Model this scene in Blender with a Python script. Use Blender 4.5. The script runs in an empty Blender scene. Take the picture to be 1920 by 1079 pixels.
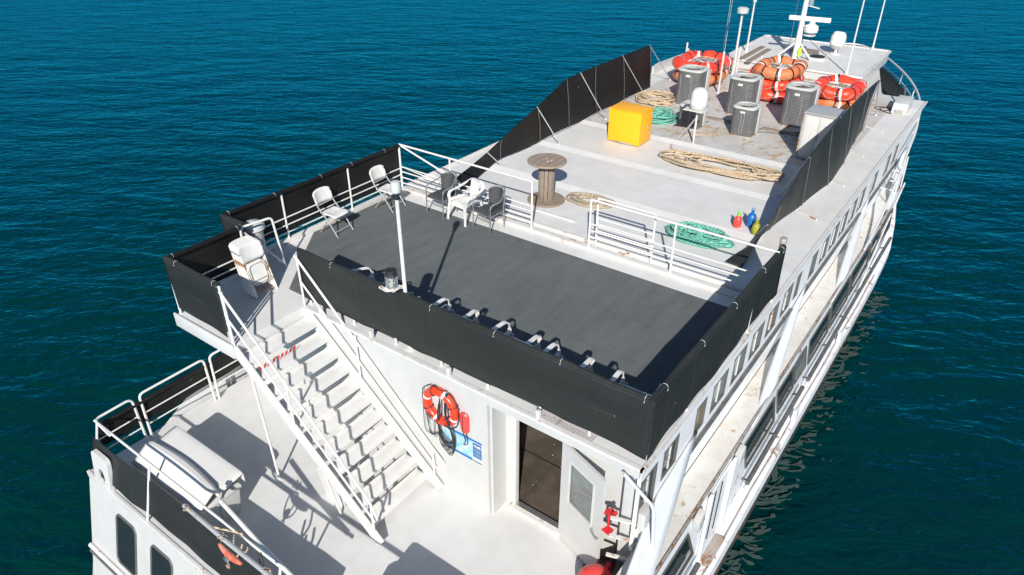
import bpy, bmesh, math, random
from mathutils import Vector, Matrix
random.seed(7)
R = math.radians
PI = math.pi
S = bpy.context.scene
C = S.collection

# ------------------------------------------------------------ camera, sky, sun, exposure
WATER_Z = -5.45
PITCH, HEAD = R(31.3), R(36.1)
cam = bpy.data.cameras.new('camera'); cam_o = bpy.data.objects.new('camera', cam); C.objects.link(cam_o)
cam.sensor_width = 36; cam.lens = 36 * 1323 / 1920; cam.clip_start = .1; cam.clip_end = 20000
cam_o.location = (-6.320, -2.528, 6.70)
d = Vector((math.cos(HEAD) * math.cos(PITCH), math.sin(HEAD) * math.cos(PITCH), -math.sin(PITCH)))
cam_o.rotation_euler = d.to_track_quat('-Z', 'Y').to_euler()
S.camera = cam_o

sun_dir = Vector((-.732, -.432, .527)).normalized()       # towards the sun
elev = math.asin(sun_dir.z)
w = bpy.data.worlds.new('World'); S.world = w; w.use_nodes = True
nt = w.node_tree; nt.nodes.clear()
sky = nt.nodes.new('ShaderNodeTexSky'); sky.sky_type = 'NISHITA'; sky.sun_disc = False
sky.sun_elevation = elev; sky.sun_rotation = math.atan2(sun_dir.x, sun_dir.y)
sky.air_density = 1.0; sky.dust_density = .4; sky.ozone_density = 2.6
bg = nt.nodes.new('ShaderNodeBackground'); bg.inputs[1].default_value = .076
wo = nt.nodes.new('ShaderNodeOutputWorld')
nt.links.new(sky.outputs[0], bg.inputs[0]); nt.links.new(bg.outputs[0], wo.inputs[0])
sl = bpy.data.lights.new('sun', 'SUN'); sl.energy = 4.95; sl.angle = R(.53); sl.color = (1, .955, .89)
so = bpy.data.objects.new('sun', sl); C.objects.link(so)
so.rotation_euler = sun_dir.to_track_quat('Z', 'Y').to_euler(); so.location = sun_dir * 60
S.view_settings.view_transform = 'Standard'; S.view_settings.look = 'None'
S.view_settings.exposure = .36; S.view_settings.gamma = 1

# ------------------------------------------------------------ materials
class NT:
    def __init__(s, name):
        s.m = bpy.data.materials.new(name); s.m.use_nodes = True
        s.t = s.m.node_tree; s.n = s.t.nodes; s.p = s.n['Principled BSDF']
        s.co = s.n.new('ShaderNodeTexCoord').outputs['Object']
    def link(s, a, b): s.t.links.new(a, b)
    def mapping(s, scale, rot=(0, 0, 0), src=None):
        m = s.n.new('ShaderNodeMapping'); m.inputs['Scale'].default_value = scale; m.inputs['Rotation'].default_value = rot
        s.link(src or s.co, m.inputs[0]); return m.outputs[0]
    def noise(s, scale, detail=4, rough=.55, src=None, dist=0):
        n = s.n.new('ShaderNodeTexNoise'); n.inputs['Scale'].default_value = scale; n.inputs['Detail'].default_value = detail
        n.inputs['Roughness'].default_value = rough; n.inputs['Distortion'].default_value = dist
        s.link(src or s.co, n.inputs['Vector']); return n.outputs['Fac']
    def ramp(s, src, a, b, va=0., vb=1.):
        r = s.n.new('ShaderNodeMapRange'); r.inputs[1].default_value = a; r.inputs[2].default_value = b
        r.inputs[3].default_value = va; r.inputs[4].default_value = vb; s.link(src, r.inputs[0]); return r.outputs[0]
    def mix(s, f, a, b):
        m = s.n.new('ShaderNodeMix'); m.data_type = 'RGBA'
        for k, v in ((0, f), (6, a), (7, b)):
            if hasattr(v, 'is_output'): s.link(v, m.inputs[k])
            else: m.inputs[k].default_value = v if k == 0 else (*v, 1)
        return m.outputs[2]
    def math(s, op, a, b):
        m = s.n.new('ShaderNodeMath'); m.operation = op
        for k, v in ((0, a), (1, b)):
            if hasattr(v, 'is_output'): s.link(v, m.inputs[k])
            else: m.inputs[k].default_value = v
        return m.outputs[0]
    def bump(s, h, strength, dist, prev=None):
        b = s.n.new('ShaderNodeBump'); b.inputs['Strength'].default_value = strength; b.inputs['Distance'].default_value = dist
        s.link(h, b.inputs['Height'])
        if prev: s.link(prev, b.inputs['Normal'])
        s.link(b.outputs[0], s.p.inputs['Normal']); return b.outputs[0]
    def col(s, v):
        if hasattr(v, 'is_output'): s.link(v, s.p.inputs['Base Color'])
        else: s.p.inputs['Base Color'].default_value = (*v, 1)
    def set(s, **k):
        for a, v in k.items(): s.p.inputs[a.replace('_', ' ')].default_value = v

def paint(name, col, rough=.45, grime=.25, gcol=(.42, .37, .30), rust=0., gs=1.6, rs=9., metal=0., bump=.15, bs=30, spec=.5, streak=(1, 1, 1), rcol=(.30, .13, .045)):
    t = NT(name); c = t.co
    sm = t.mapping(streak)
    big = t.noise(gs, 6, .65, sm); fine = t.noise(gs * 9, 5, .7, sm)
    f = t.math('MULTIPLY', t.ramp(big, .42, .72, 0, grime), t.ramp(fine, .3, .7, .25, 1.))
    out = t.mix(f, col, gcol)
    f2 = t.ramp(t.noise(3.1, 3), .3, .7, -.045, .045)
    hv = t.n.new('ShaderNodeHueSaturation'); t.link(out, hv.inputs['Color']); t.link(t.math('ADD', f2, 1.), hv.inputs['Value']); out = hv.outputs[0]
    if rust > 0:
        a = t.noise(rs, 7, .7); b = t.noise(rs * .16, 2)
        thr = .74 - .22 * rust
        r_ = t.math('MULTIPLY', t.ramp(a, thr, thr + .06), t.ramp(b, .45, .58))
        out = t.mix(r_, out, rcol)
    t.col(out)
    t.set(Roughness=rough, Metallic=metal); t.p.inputs['Specular IOR Level'].default_value = spec
    if bump: t.bump(t.noise(bs, 3), bump, .004)
    return t.m

def plain(name, col, rough=.5, metal=0., bump=0, bs=60, spec=.5):
    t = NT(name)
    v = t.ramp(t.noise(6, 4), .3, .7, .88, 1.1)
    hv = t.n.new('ShaderNodeHueSaturation'); hv.inputs['Color'].default_value = (*col, 1); t.link(v, hv.inputs['Value']); t.col(hv.outputs[0])
    t.set(Roughness=rough, Metallic=metal); t.p.inputs['Specular IOR Level'].default_value = spec
    if bump: t.bump(t.noise(bs, 3), bump, .004)
    return t.m

M = {}
M['white'] = paint('white_gloss_paint', (.575, .57, .555), .35, .16, rust=.1, bump=.05)
M['side'] = paint('side_wall_paint', (.79, .79, .79), .4, .3, rust=.35, gs=1.1, rs=5, bump=.12, bs=5)
M['tread'] = paint('stair_tread_paint', (.635, .63, .615), .5, .3, (.5, .46, .4), rust=.15, gs=2, bump=.1)
M['fin'] = paint('pale_fin_paint', (.58, .60, .62), .4, .35, gs=1.2, rust=.1)
M['wallwhite'] = paint('white_wall_paint', (.495, .495, .48), .42, .14, gs=.9, bump=.06, bs=12)
M['rail'] = paint('white_rail_paint', (.66, .655, .635), .4, .35, rust=.55, rs=14, bump=.1)
M['railrust'] = paint('rusty_rail_paint', (.76, .74, .70), .5, .6, rust=1.3, rs=16, bump=.2)
M['deck'] = paint('grey_white_deck_paint', (.635, .632, .615), .55, .42, (.44, .41, .36), rust=.22, gs=.9, rs=3.2, bump=.25, bs=40, rcol=(.45, .30, .16))
M['foredeck'] = paint('worn_foredeck_paint', (.52, .515, .50), .6, .85, (.33, .28, .22), rust=1.0, gs=1.1, rs=4.2, bump=.3, bs=30, rcol=(.42, .27, .14))
M['aftdeck'] = paint('aft_deck_paint', (.60, .60, .592), .5, .3, (.46, .42, .36), rust=.16, gs=.8, rs=2.6, bump=.2, bs=36, rcol=(.47, .33, .18))
M['ledge'] = paint('peeling_ledge_paint', (.64, .63, .60), .65, .75, (.50, .42, .31), rust=.75, gs=2.6, rs=7, bump=.5, bs=26, rcol=(.42, .27, .13))
M['trim'] = paint('trim_paint', (.62, .61, .595), .5, .5, rust=.8, rs=6, bump=.15)
M['hull'] = paint('hull_side_paint', (.74, .75, .765), .45, .5, (.38, .33, .27), rust=.8, gs=1.3, rs=4, bump=.2, streak=(1, 1, .25))
M['hulldark'] = paint('dark_boot_paint', (.045, .04, .04), .6, .6, (.16, .11, .07), rust=1., rs=5, bump=.5)
M['chalk'] = plain('chalky_white_plastic', (.66, .655, .63), .4)
M['galv'] = paint('galvanised_tube', (.50, .51, .51), .42, .5, (.34, .27, .2), rust=.5, rs=12, metal=.35)
M['chrome'] = plain('aluminium_tube', (.62, .62, .61), .25, .85)
M['rusttube'] = paint('rusty_tube', (.46, .42, .38), .5, .7, (.3, .2, .12), rust=1.3, rs=18, metal=.3)
M['pipe'] = paint('weathered_dark_pipe', (.085, .085, .085), .45, .7, (.22, .21, .19), gs=5)
M['black'] = plain('black_rubber', (.018, .018, .02), .55)
M['charcoal'] = paint('charcoal_weave', (.045, .047, .05), .75, .35, (.1, .1, .1), gs=6, bump=.8, bs=160)
M['rope'] = paint('tan_rope', (.60, .47, .32), .9, .55, (.30, .21, .13), gs=9, bump=1., bs=90)
M['ropedull'] = paint('dull_tan_rope', (.44, .36, .26), .9, .55, (.22, .17, .12), gs=9, bump=1., bs=90)
M['green'] = paint('teal_green_rope', (.13, .45, .345), .85, .6, (.36, .62, .53), gs=14, bump=1., bs=90)
M['yellowrope'] = plain('yellow_rope', (.65, .48, .04), .8, bump=.6)
M['yellow'] = paint('yellow_box_paint', (.92, .41, .008), .45, .3, (.62, .30, .03), gs=1.2, bump=.05)
M['orange'] = paint('orange_float_vinyl', (.86, .045, .018), .38, .5, (.70, .10, .05), gs=2.5, bump=.1)
M['faded'] = paint('faded_orange_vinyl', (.62, .17, .06), .6, .6, (.50, .22, .11), gs=3, bump=.2)
M['ring'] = plain('lifebuoy_orange', (.88, .05, .015), .33)
M['band'] = plain('reflective_band', (.80, .80, .80), .3)
M['red'] = plain('red_paint', (.55, .018, .022), .4)
M['buoyred'] = plain('red_buoy_vinyl', (.85, .065, .055), .3)
M['blue'] = plain('blue_plastic', (.012, .12, .38), .4)
M['limegreen'] = plain('lime_plastic', (.22, .55, .05), .45)
M['olive'] = plain('yellow_green_plastic', (.30, .30, .03), .5)
M['wood'] = paint('weathered_wood', (.22, .17, .125), .85, .7, (.33, .30, .27), gs=5, bump=.8, bs=26, streak=(6, 1, 1))
M['spoolwood'] = paint('spool_wood', (.30, .235, .18), .85, .8, (.13, .10, .085), gs=4, bump=.6, bs=20, streak=(1, 6, 1))
M['acmetal'] = paint('grey_louvre_metal', (.125, .125, .128), .5, .5, (.26, .25, .23), gs=4, bump=.1)
M['actop'] = paint('light_grey_top_pan', (.50, .52, .51), .5, .45, (.36, .29, .2), rust=.4, rs=8)
M['fan'] = plain('fan_brown_metal', (.13, .10, .075), .6)
M['glass'] = plain('dark_window_glass', (.02, .027, .03), .06, 0, spec=.8)
M['glassl'] = paint('curtained_window_glass', (.20, .24, .21), .09, .7, (.07, .09, .08), gs=3, bump=0)
M['glassb'] = paint('brown_window_glass', (.21, .16, .08), .15, .5, (.1, .08, .05), gs=4, bump=0)
M['doorglass'] = plain('pale_door_glass', (.60, .68, .66), .04, 0)
M['doorglass'].node_tree.nodes['Principled BSDF'].inputs['Transmission Weight'].default_value = .85
M['gasket'] = plain('window_gasket', (.10, .10, .095), .5)
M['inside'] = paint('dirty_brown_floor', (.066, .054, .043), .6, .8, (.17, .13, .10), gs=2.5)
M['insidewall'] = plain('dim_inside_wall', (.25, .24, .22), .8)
M['curtain'] = plain('cream_panel', (.70, .64, .56), .7)
M['purple'] = plain('dark_purple_cover', (.09, .05, .07), .4)
M['poster_blue'] = plain('poster_blue', (.012, .16, .42), .3)
M['lime'] = plain('hi_vis_yellow', (.45, .75, .04), .5)
M['lamp_glass'] = None
def glassy():
    t = NT('clear_lamp_glass'); t.set(Roughness=.05); t.col((.85, .9, .9)); t.p.inputs['Transmission Weight'].default_value = .85; t.p.inputs['IOR'].default_value = 1.3
    M['lamp_glass'] = t.m
glassy()

def twist(key):
    m = M[key]; nt_ = m.node_tree; n = nt_.nodes; w_ = n.new('ShaderNodeTexWave'); w_.inputs['Scale'].default_value = 9; w_.inputs['Distortion'].default_value = 3.5
    w_.inputs['Detail'].default_value = 2; w_.wave_type = 'BANDS'; w_.bands_direction = 'DIAGONAL'
    tc_ = n.new('ShaderNodeTexCoord'); nt_.links.new(tc_.outputs['Object'], w_.inputs['Vector'])
    b = n.new('ShaderNodeBump'); b.inputs['Strength'].default_value = 1.; b.inputs['Distance'].default_value = .02
    nt_.links.new(w_.outputs['Fac'], b.inputs['Height']); p = n['Principled BSDF']
    for l in list(nt_.links):
        if l.to_socket == p.inputs['Normal']: nt_.links.new(l.from_socket, b.inputs['Normal'])
    nt_.links.new(b.outputs[0], p.inputs['Normal'])
for k_ in ('rope', 'ropedull', 'green'): twist(k_)
def carpet_mat():
    t = NT('charcoal_deck_carpet')
    st = t.mapping((.55, 2.2, 1), (0, 0, R(-35)))
    a = t.noise(2.2, 5, .6, st); b = t.noise(160, 3); c = t.noise(.5, 3)
    f = t.math('ADD', t.math('MULTIPLY', a, .6), t.math('MULTIPLY', c, .4))
    o = t.mix(t.ramp(f, .3, .7), (.074, .083, .085), (.126, .139, .140))
    o = t.mix(t.ramp(b, .3, .75, 0, .45), o, (.16, .17, .18))
    sx = t.n.new('ShaderNodeSeparateXYZ'); t.link(t.co, sx.inputs[0])
    md = t.math('MODULO', t.math('ADD', sx.outputs[0], 10.35), 1.02); seam = t.ramp(md, .012, .0, 0, .55); o = t.mix(seam, o, (.028, .03, .032))
    wear = t.math('MULTIPLY', t.ramp(t.noise(.9, 5, .7), .5, .68), t.ramp(t.noise(7, 4, .7), .35, .7)); o = t.mix(t.math('MULTIPLY', wear, .35), o, (.19, .19, .18))
    sp = t.ramp(t.noise(26, 2), .8, .82); o = t.mix(sp, o, (.35, .35, .34))
    t.col(o); t.set(Roughness=.95); t.p.inputs['Specular IOR Level'].default_value = .15
    t.bump(b, .6, .004); M['carpet'] = t.m
carpet_mat()

def vinyl(name, base, spots=.5):
    t = NT(name)
    st = t.mapping((.35, .35, 1.6), (R(25), 0, 0))
    a = t.noise(1.4, 5, .6, st)
    o = t.mix(t.ramp(a, .35, .75, 0, .55), base, (base[0] * 1.9 + .003, base[1] * 1.9 + .0035, base[2] * 1.9 + .003))
    s1 = t.noise(13, 4, .75, t.mapping((1, 1, .45)))
    spot = t.math('MULTIPLY', t.ramp(s1, .70, .72), t.ramp(t.noise(1.1, 2), .46, .6, 0, spots))
    o = t.mix(spot, o, (.6, .6, .58))
    scr = t.noise(2.5, 2, .5, t.mapping((.4, .4, 5), (R(12), R(8), 0)))
    o = t.mix(t.ramp(scr, .68, .8, 0, .16), o, (.12, .125, .12))
    t.col(o); t.set(Roughness=.55); t.p.inputs['Specular IOR Level'].default_value = .3
    t.bump(t.noise(2.2, 4, .6, t.mapping((1, 1, .6))), .55, .05); return t.m
M['vinyl'] = vinyl('black_vinyl_canvas', (.0175, .0195, .0185))
M['vinylin'] = vinyl('worn_black_vinyl', (.006, .0062, .0065), .9)

def water_mat():
    t = NT('sea_water')
    t.n.remove(t.p)
    geo = t.n.new('ShaderNodeNewGeometry').outputs['Position']
    def tm(scale, ang):
        m = t.n.new('ShaderNodeMapping'); m.vector_type = 'TEXTURE'; m.inputs['Scale'].default_value = (*scale, 1); m.inputs['Rotation'].default_value = (0, 0, R(ang))
        t.link(geo, m.inputs[0]); return m.outputs[0]
    a = t.noise(.03, 3, src=geo)
    o = t.mix(t.ramp(a, .35, .65), (.0003, .026, .021), (.0003, .021, .023))
    n1 = t.noise(.36, 2, .5, tm((2.4, 1), -50), .3); n2 = t.noise(.95, 3, .55, tm((2.6, 1), -62), .5)
    n3 = t.noise(2.6, 3, .6, tm((2.2, 1), -40), .6); n4 = t.noise(8, 3, .6, tm((1.8, 1), -58), .4)
    prev = None
    for n_, st, ds in ((n1, .5, .55), (n2, .62, .37), (n3, .65, .13), (n4, .5, .045)):
        bn = t.n.new('ShaderNodeBump'); bn.inputs['Strength'].default_value = st; bn.inputs['Distance'].default_value = ds
        t.link(n_, bn.inputs['Height'])
        if prev: t.link(prev, bn.inputs['Normal'])
        prev = bn.outputs[0]
    df = t.n.new('ShaderNodeBsdfDiffuse'); t.link(o, df.inputs[0]); t.link(prev, df.inputs['Normal'])
    gl = t.n.new('ShaderNodeBsdfGlossy'); gl.inputs[0].default_value = (.012, .48, 1., 1); gl.inputs['Roughness'].default_value = .06; t.link(prev, gl.inputs['Normal'])
    fr = t.n.new('ShaderNodeFresnel'); fr.inputs[0].default_value = 1.333; t.link(prev, fr.inputs['Normal'])
    mx = t.n.new('ShaderNodeMixShader'); t.link(fr.outputs[0], mx.inputs[0]); t.link(df.outputs[0], mx.inputs[1]); t.link(gl.outputs[0], mx.inputs[2])
    t.link(mx.outputs[0], t.n['Material Output'].inputs[0])
    M['water'] = t.m
water_mat()

# ------------------------------------------------------------ mesh helpers
def V(*a): return Vector(a[0] if len(a) == 1 else a)
class MB:
    def __init__(s): s.v = []; s.f = []
    def add(s, vs, fs):
        n = len(s.v); s.v += [tuple(q) for q in vs]; s.f += [tuple(i + n for i in f) for f in fs]; return s
    def box(s, a, b, rot=None, piv=None):
        x0, y0, z0 = a; x1, y1, z1 = b
        vs = [V(x, y, z) for z in (z0, z1) for x, y in ((x0, y0), (x1, y0), (x1, y1), (x0, y1))]
        if rot is not None:
            p = V(piv) if piv else (V(a) + V(b)) / 2; vs = [rot @ (q - p) + p for q in vs]
        return s.add(vs, [(0, 3, 2, 1), (4, 5, 6, 7), (0, 1, 5, 4), (1, 2, 6, 5), (2, 3, 7, 6), (3, 0, 4, 7)])
    def cbox(s, c, size, rot=None):
        h = V(size) / 2; c = V(c); return s.box(c - h, c + h, rot)
    def bar(s, p, q, w_, h_, up=(0, 0, 1)):
        p, q = V(p), V(q); t = (q - p).normalized(); u = V(up); sd = t.cross(u)
        if sd.length < 1e-4: sd = t.cross(V(1, 0, 0))
        sd.normalize(); u = sd.cross(t)
        vs = [e + sd * a * w_ / 2 + u * b * h_ / 2 for e in (p, q) for a, b in ((-1, -1), (1, -1), (1, 1), (-1, 1))]
        return s.add(vs, [(0, 1, 2, 3), (7, 6, 5, 4), (0, 4, 5, 1), (1, 5, 6, 2), (2, 6, 7, 3), (3, 7, 4, 0)])
    def tube(s, pts, r, n=8, closed=False, r2=None, caps=True):
        pts = [V(p) for p in pts]; N = len(pts); rings = []; prev = None
        for i, p in enumerate(pts):
            if closed: t = pts[(i + 1) % N] - pts[i - 1]
            else: t = pts[min(i + 1, N - 1)] - pts[max(i - 1, 0)]
            if t.length < 1e-6: t = V(0, 0, 1)
            t.normalize()
            if prev is None:
                a = V(0, 0, 1) if abs(t.z) < .9 else V(1, 0, 0)
                u = t.cross(a).normalized()
            else:
                u = prev - t * prev.dot(t)
                u = u.normalized() if u.length > 1e-5 else t.orthogonal().normalized()
            prev = u; w_ = t.cross(u)
            rr = r[i] if isinstance(r, (list, tuple)) else (r if r2 is None else r + (r2 - r) * i / max(1, N - 1))
            rings.append([p + (u * math.cos(2 * PI * k / n) + w_ * math.sin(2 * PI * k / n)) * rr for k in range(n)])
        vs = [q for g in rings for q in g]; fs = []
        for i in range(N if closed else N - 1):
            j = (i + 1) % N
            for k in range(n):
                l = (k + 1) % n; fs.append((i * n + k, i * n + l, j * n + l, j * n + k))
        if not closed and caps: fs += [tuple(range(n - 1, -1, -1)), tuple((N - 1) * n + k for k in range(n))]
        return s.add(vs, fs)
    def lathe(s, c, prof, n=20, axis='z', sq=None):
        c = V(c); vs = []; fs = []
        for r_, z in prof:
            for k in range(n):
                a = 2 * PI * k / n; x, y = math.cos(a) * r_, math.sin(a) * r_
                if sq:
                    e = sq; x = math.copysign(abs(math.cos(a)) ** e, math.cos(a)) * r_; y = math.copysign(abs(math.sin(a)) ** e, math.sin(a)) * r_
                q = V(x, y, z)
                if axis == 'x': q = V(z, x, y)
                if axis == 'y': q = V(x, z, y)
                vs.append(c + q)
        P_ = len(prof)
        for i in range(P_ - 1):
            for k in range(n):
                l = (k + 1) % n; fs.append((i * n + k, i * n + l, (i + 1) * n + l, (i + 1) * n + k))
        fs += [tuple(range(n - 1, -1, -1)), tuple((P_ - 1) * n + k for k in range(n))]
        return s.add(vs, fs)
    def prism(s, poly, a, b, axis='z'):
        def q(u, v, t): return {'z': V(u, v, t), 'y': V(u, t, v), 'x': V(t, u, v)}[axis]
        n = len(poly); vs = [q(u, v, a) for u, v in poly] + [q(u, v, b) for u, v in poly]
        return s.add(vs, [tuple(range(n - 1, -1, -1)), tuple(range(n, 2 * n))] + [(i, (i + 1) % n, n + (i + 1) % n, n + i) for i in range(n)])
    def grid(s, fn, nu, nv, cu=False):
        vs = [fn(i / nu, j / nv) for i in range(nu + 1) for j in range(nv + 1)]
        return s.add(vs, [(i * (nv + 1) + j, (i + 1) * (nv + 1) + j, (i + 1) * (nv + 1) + j + 1, i * (nv + 1) + j + 1) for i in range(nu) for j in range(nv)])
    def build(s, name, m, parent=None, world=True, smooth=True, solid=0, bev=0, ang=40):
        off = V(0, 0, 0)
        if world:
            q = parent
            while q is not None: off += q.location; q = q.parent
        me = bpy.data.meshes.new(name); me.from_pydata([tuple(V(v) - off) for v in s.v], [], s.f); me.validate()
        bm = bmesh.new(); bm.from_mesh(me); bmesh.ops.recalc_face_normals(bm, faces=bm.faces)
        if bev:
            es = [e for e in bm.edges if len(e.link_faces) == 2 and e.calc_face_angle(0) > R(40)]
            bmesh.ops.bevel(bm, geom=es, offset=bev, segments=2, profile=.6, affect='EDGES', clamp_overlap=True)
        bm.to_mesh(me); bm.free()
        me.materials.append(M[m] if isinstance(m, str) else m)
        if smooth:
            me.polygons.foreach_set('use_smooth', [True] * len(me.polygons)); me.set_sharp_from_angle(angle=R(ang))
        o = bpy.data.objects.new(name, me); C.objects.link(o); o.parent = parent
        if solid:
            md = o.modifiers.new('s', 'SOLIDIFY'); md.thickness = solid; md.offset = 0
        return o

def tag(o, label=None, cat=None, group=None, kind=None):
    for k, v in (('label', label), ('category', cat), ('group', group), ('kind', kind)):
        if v: o[k] = v
    return o
def thing(name, label, cat, loc=(0, 0, 0), rz=0, group=None):
    o = bpy.data.objects.new(name, None); C.objects.link(o); o.location = loc; o.rotation_euler = (0, 0, rz)
    o.empty_display_size = .2
    return tag(o, label, cat, group)
def dup(root, loc=None, rot=None, label=None):
    def cp(o, par):
        c = o.copy(); C.objects.link(c); c.parent = par
        for ch in [x for x in bpy.data.objects if x.parent == o]: cp(ch, c)
        return c
    r = cp(root, root.parent)
    if loc is not None: r.location = loc
    if rot is not None: r.rotation_euler = rot if isinstance(rot, (tuple, list)) else (0, 0, rot)
    if label: r['label'] = label
    return r
def arc(c, r, a0, a1, n, fn): return [fn(c, r, a0 + (a1 - a0) * i / n) for i in range(n + 1)]
def bend(pts, r=.08, n=5):
    pts = [V(p) for p in pts]; out = [pts[0]]
    for i in range(1, len(pts) - 1):
        a, b, c = pts[i - 1], pts[i], pts[i + 1]
        u = (a - b); v = (c - b); k = min(r, u.length * .45, v.length * .45)
        p, q = b + u.normalized() * k, b + v.normalized() * k
        for j in range(n + 1):
            t = j / n; out.append(p * (1 - t) ** 2 + b * 2 * t * (1 - t) + q * t * t)
    return out + [pts[-1]]
def text_mesh(name, s, size, m, parent, loc, rot, depth=.0015):
    cu = bpy.data.curves.new(name, 'FONT'); cu.body = s; cu.size = size; cu.extrude = depth; cu.align_x = 'CENTER'; cu.align_y = 'CENTER'
    t = bpy.data.objects.new(name, cu); C.objects.link(t); bpy.context.view_layer.update()
    me = bpy.data.meshes.new_from_object(t); bpy.data.objects.remove(t)
    me.materials.append(M[m]); o = bpy.data.objects.new(name, me); C.objects.link(o); o.parent = parent
    o.location = loc; o.rotation_euler = rot; return o

# ------------------------------------------------------------ the sea
mb = MB()
mb.add([(-4000, -4000, WATER_Z), (4000, -4000, WATER_Z), (4000, 4000, WATER_Z), (-4000, 4000, WATER_Z)], [(0, 1, 2, 3)])
tag(mb.build('water', 'water', smooth=False), 'teal blue sea with small ripples around the ship', kind='structure')

# ------------------------------------------------------------ the ship
AZ = -2.68      # aft deck level
PY = 8.75       # port side
LZ = -1.75      # side ledge level
MY = 4.375
ship = thing('excursion_ship', 'white multi deck excursion ship with black canvas screens and grey deck carpet', 'ship')
stb = [(-3.43, -.42), (0, -.42), (8, -.42), (14, -.41), (16.6, -.35), (18.6, -.15), (21.2, .2), (23.4, .75), (25.6, 1.55), (27.7, 2.6), (29.2, 3.6), (29.8, MY)]
def yd(x):
    for (a, b), (c, d_) in zip(stb, stb[1:]):
        if a <= x <= c: return b + (d_ - b) * (x - a) / (c - a)
    return MY
def bowshift(x, z):      # the stem rakes: lower levels end further aft
    return x if x < 10 else 10 + (x - 10) * (1 - .045 * max(0, -1.75 - z))
def hull():
    m = MB()
    xs = [-3.43, -2, 0, 1.9] + [2.9, 4, 6, 8, 10, 12, 14, 15.5, 16.6, 17.6, 18.6, 20, 21.2, 22.3, 23.4, 24.5, 25.6, 26.6, 27.7, 28.5, 29.2, 29.6, 29.8]
    lev = [(-1.75, 0), (-1.95, -.03), (-2.7, -.04), (-3.3, -.05), (-3.52, -.05), (-3.56, -.30), (-3.82, -.31)]
    lev2 = [(-3.82, -.31), (-3.84, -.27), (-4.6, -.22), (-6.3, .05)]
    def surf(L, side, mm, x_from=-3.43):
        g = []
        for x in xs:
            if x < x_from: continue
            row = []
            for z, dy in L:
                b = yd(x) + dy * (1 if x < 16 else max(0, (29.8 - x) / 13.8)) ; 
                xx = bowshift(x, z)
                if x <= -3.4: xx = x - .27 * (-2.68 - z) if z < -2.68 else x + .3 * (z + 2.68)
                bb = b
                if side:
                    bb = 2 * MY - bb
                    if x < 0:
                        bb = min(bb, 8.97) if z > -5 else bb - .1
                        z = min(z, -2.68 - .02 * (z + 2.7)) if z > -2.7 else z
                        xx = x - .27 * (-2.68 - z) if x < -3.4 else xx
                row.append(V(xx, bb, z))
            g.append(row)
        n = len(L); vs = [q for r_ in g for q in r_]
        mm.add(vs, [(i * n + j, (i + 1) * n + j, (i + 1) * n + j + 1, i * n + j + 1) for i in range(len(g) - 1) for j in range(n - 1)])
    surf(lev, 0, m); surf([(-1.75, 0), (-2.2, 0), (-2.7, 0), (-3.3, 0), (-3.9, 0), (-4.6, 0), (-5.35, 0)], 1, m)
    m.build('hull', 'hull', ship, smooth=True, ang=30)
    m2 = MB(); surf(lev2, 0, m2); surf([(-5.35, 0), (-6.4, .05)], 1, m2)
    # boot of the transom
    tx = lambda z: -3.43 - .27 * (-2.68 - z)
    m2.grid(lambda u, v: V(tx(-5.35 - 1. * u) , -.46 + 9.33 * v, -5.35 - 1. * u), 1, 1)
    m2.build('hull_bottom', 'hulldark', ship, smooth=True, ang=30)
    t = MB()
    t.grid(lambda u, v: V(tx(-2.68 - 2.67 * u), -.46 + 9.43 * v, -2.68 - 2.67 * u), 6, 10)
    t.build('transom', 'wallwhite', ship)
    # port quarter corner bulwark above the ledge
    return tx
tx = hull()

# decks
dk = MB(); dk.prism([(-.03, -.02), (19.8, .0), (19.8, PY), (-.03, PY + .02)], -.09, 0.0)
dk.build('sun_deck', 'deck', ship, smooth=False)
pl = MB(); pl.prism([(-1.52, 6.52), (-.034, 6.52), (-.034, PY), (-.55, PY), (-1.0, 8.12), (-1.52, 8.12)], -.22, -.002)
pl.build('stair_platform', 'deck', ship, smooth=False, bev=.01)
ad = MB(); ad.prism([(-3.43, -.40), (.44, -.40), (.44, 8.96), (-3.43, 8.96)], AZ - .10, AZ)
ad.build('aft_deck', 'aftdeck', ship, smooth=False)
fd = MB(); fd.prism([(11.55, .75), (19.8, .75), (19.8, 8.0), (11.55, 8.0)], .004, .008)
fd.build('worn_deck_area', 'foredeck', ship, smooth=False)
# bow deck at ledge level
bd = MB(); pts = [(x, yd(x) + .04) for x in (14, 16.6, 18.6, 21.2, 23.4, 25.6, 27.7, 29.2, 29.7)]
bd.prism(pts + [(x, 2 * MY - y) for x, y in reversed(pts)], LZ - .08, LZ - .004); bd.build('bow_deck', 'deck', ship, smooth=False)
# side ledges
for side in (0, 1):
    f = (lambda y: y) if not side else (lambda y: 2 * MY - y)
    lg = MB(); a, b = sorted((f(-.425), f(.0)))
    lg.box((-.95 if not side else 0.1, a, LZ - .07), (14.0, b, LZ)); lg.build('side_ledge', 'ledge', ship, smooth=False)
    lp = MB(); y = f(-.425); lp.box((-.95 if not side else .1, y - .012, LZ - .06), (14.5, y + .012, LZ + .028)); lp.build('ledge_lip', 'rusttube', ship, smooth=False)
# deck carpet
cp = MB(); cp.prism([(.14, .12), (4.25, .12), (4.25, 8.62), (1.92, 8.62), (1.28, 8.12), (.14, 7.2)], .004, .014)
cp.build('deck_carpet', 'carpet', ship, smooth=False)
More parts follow.
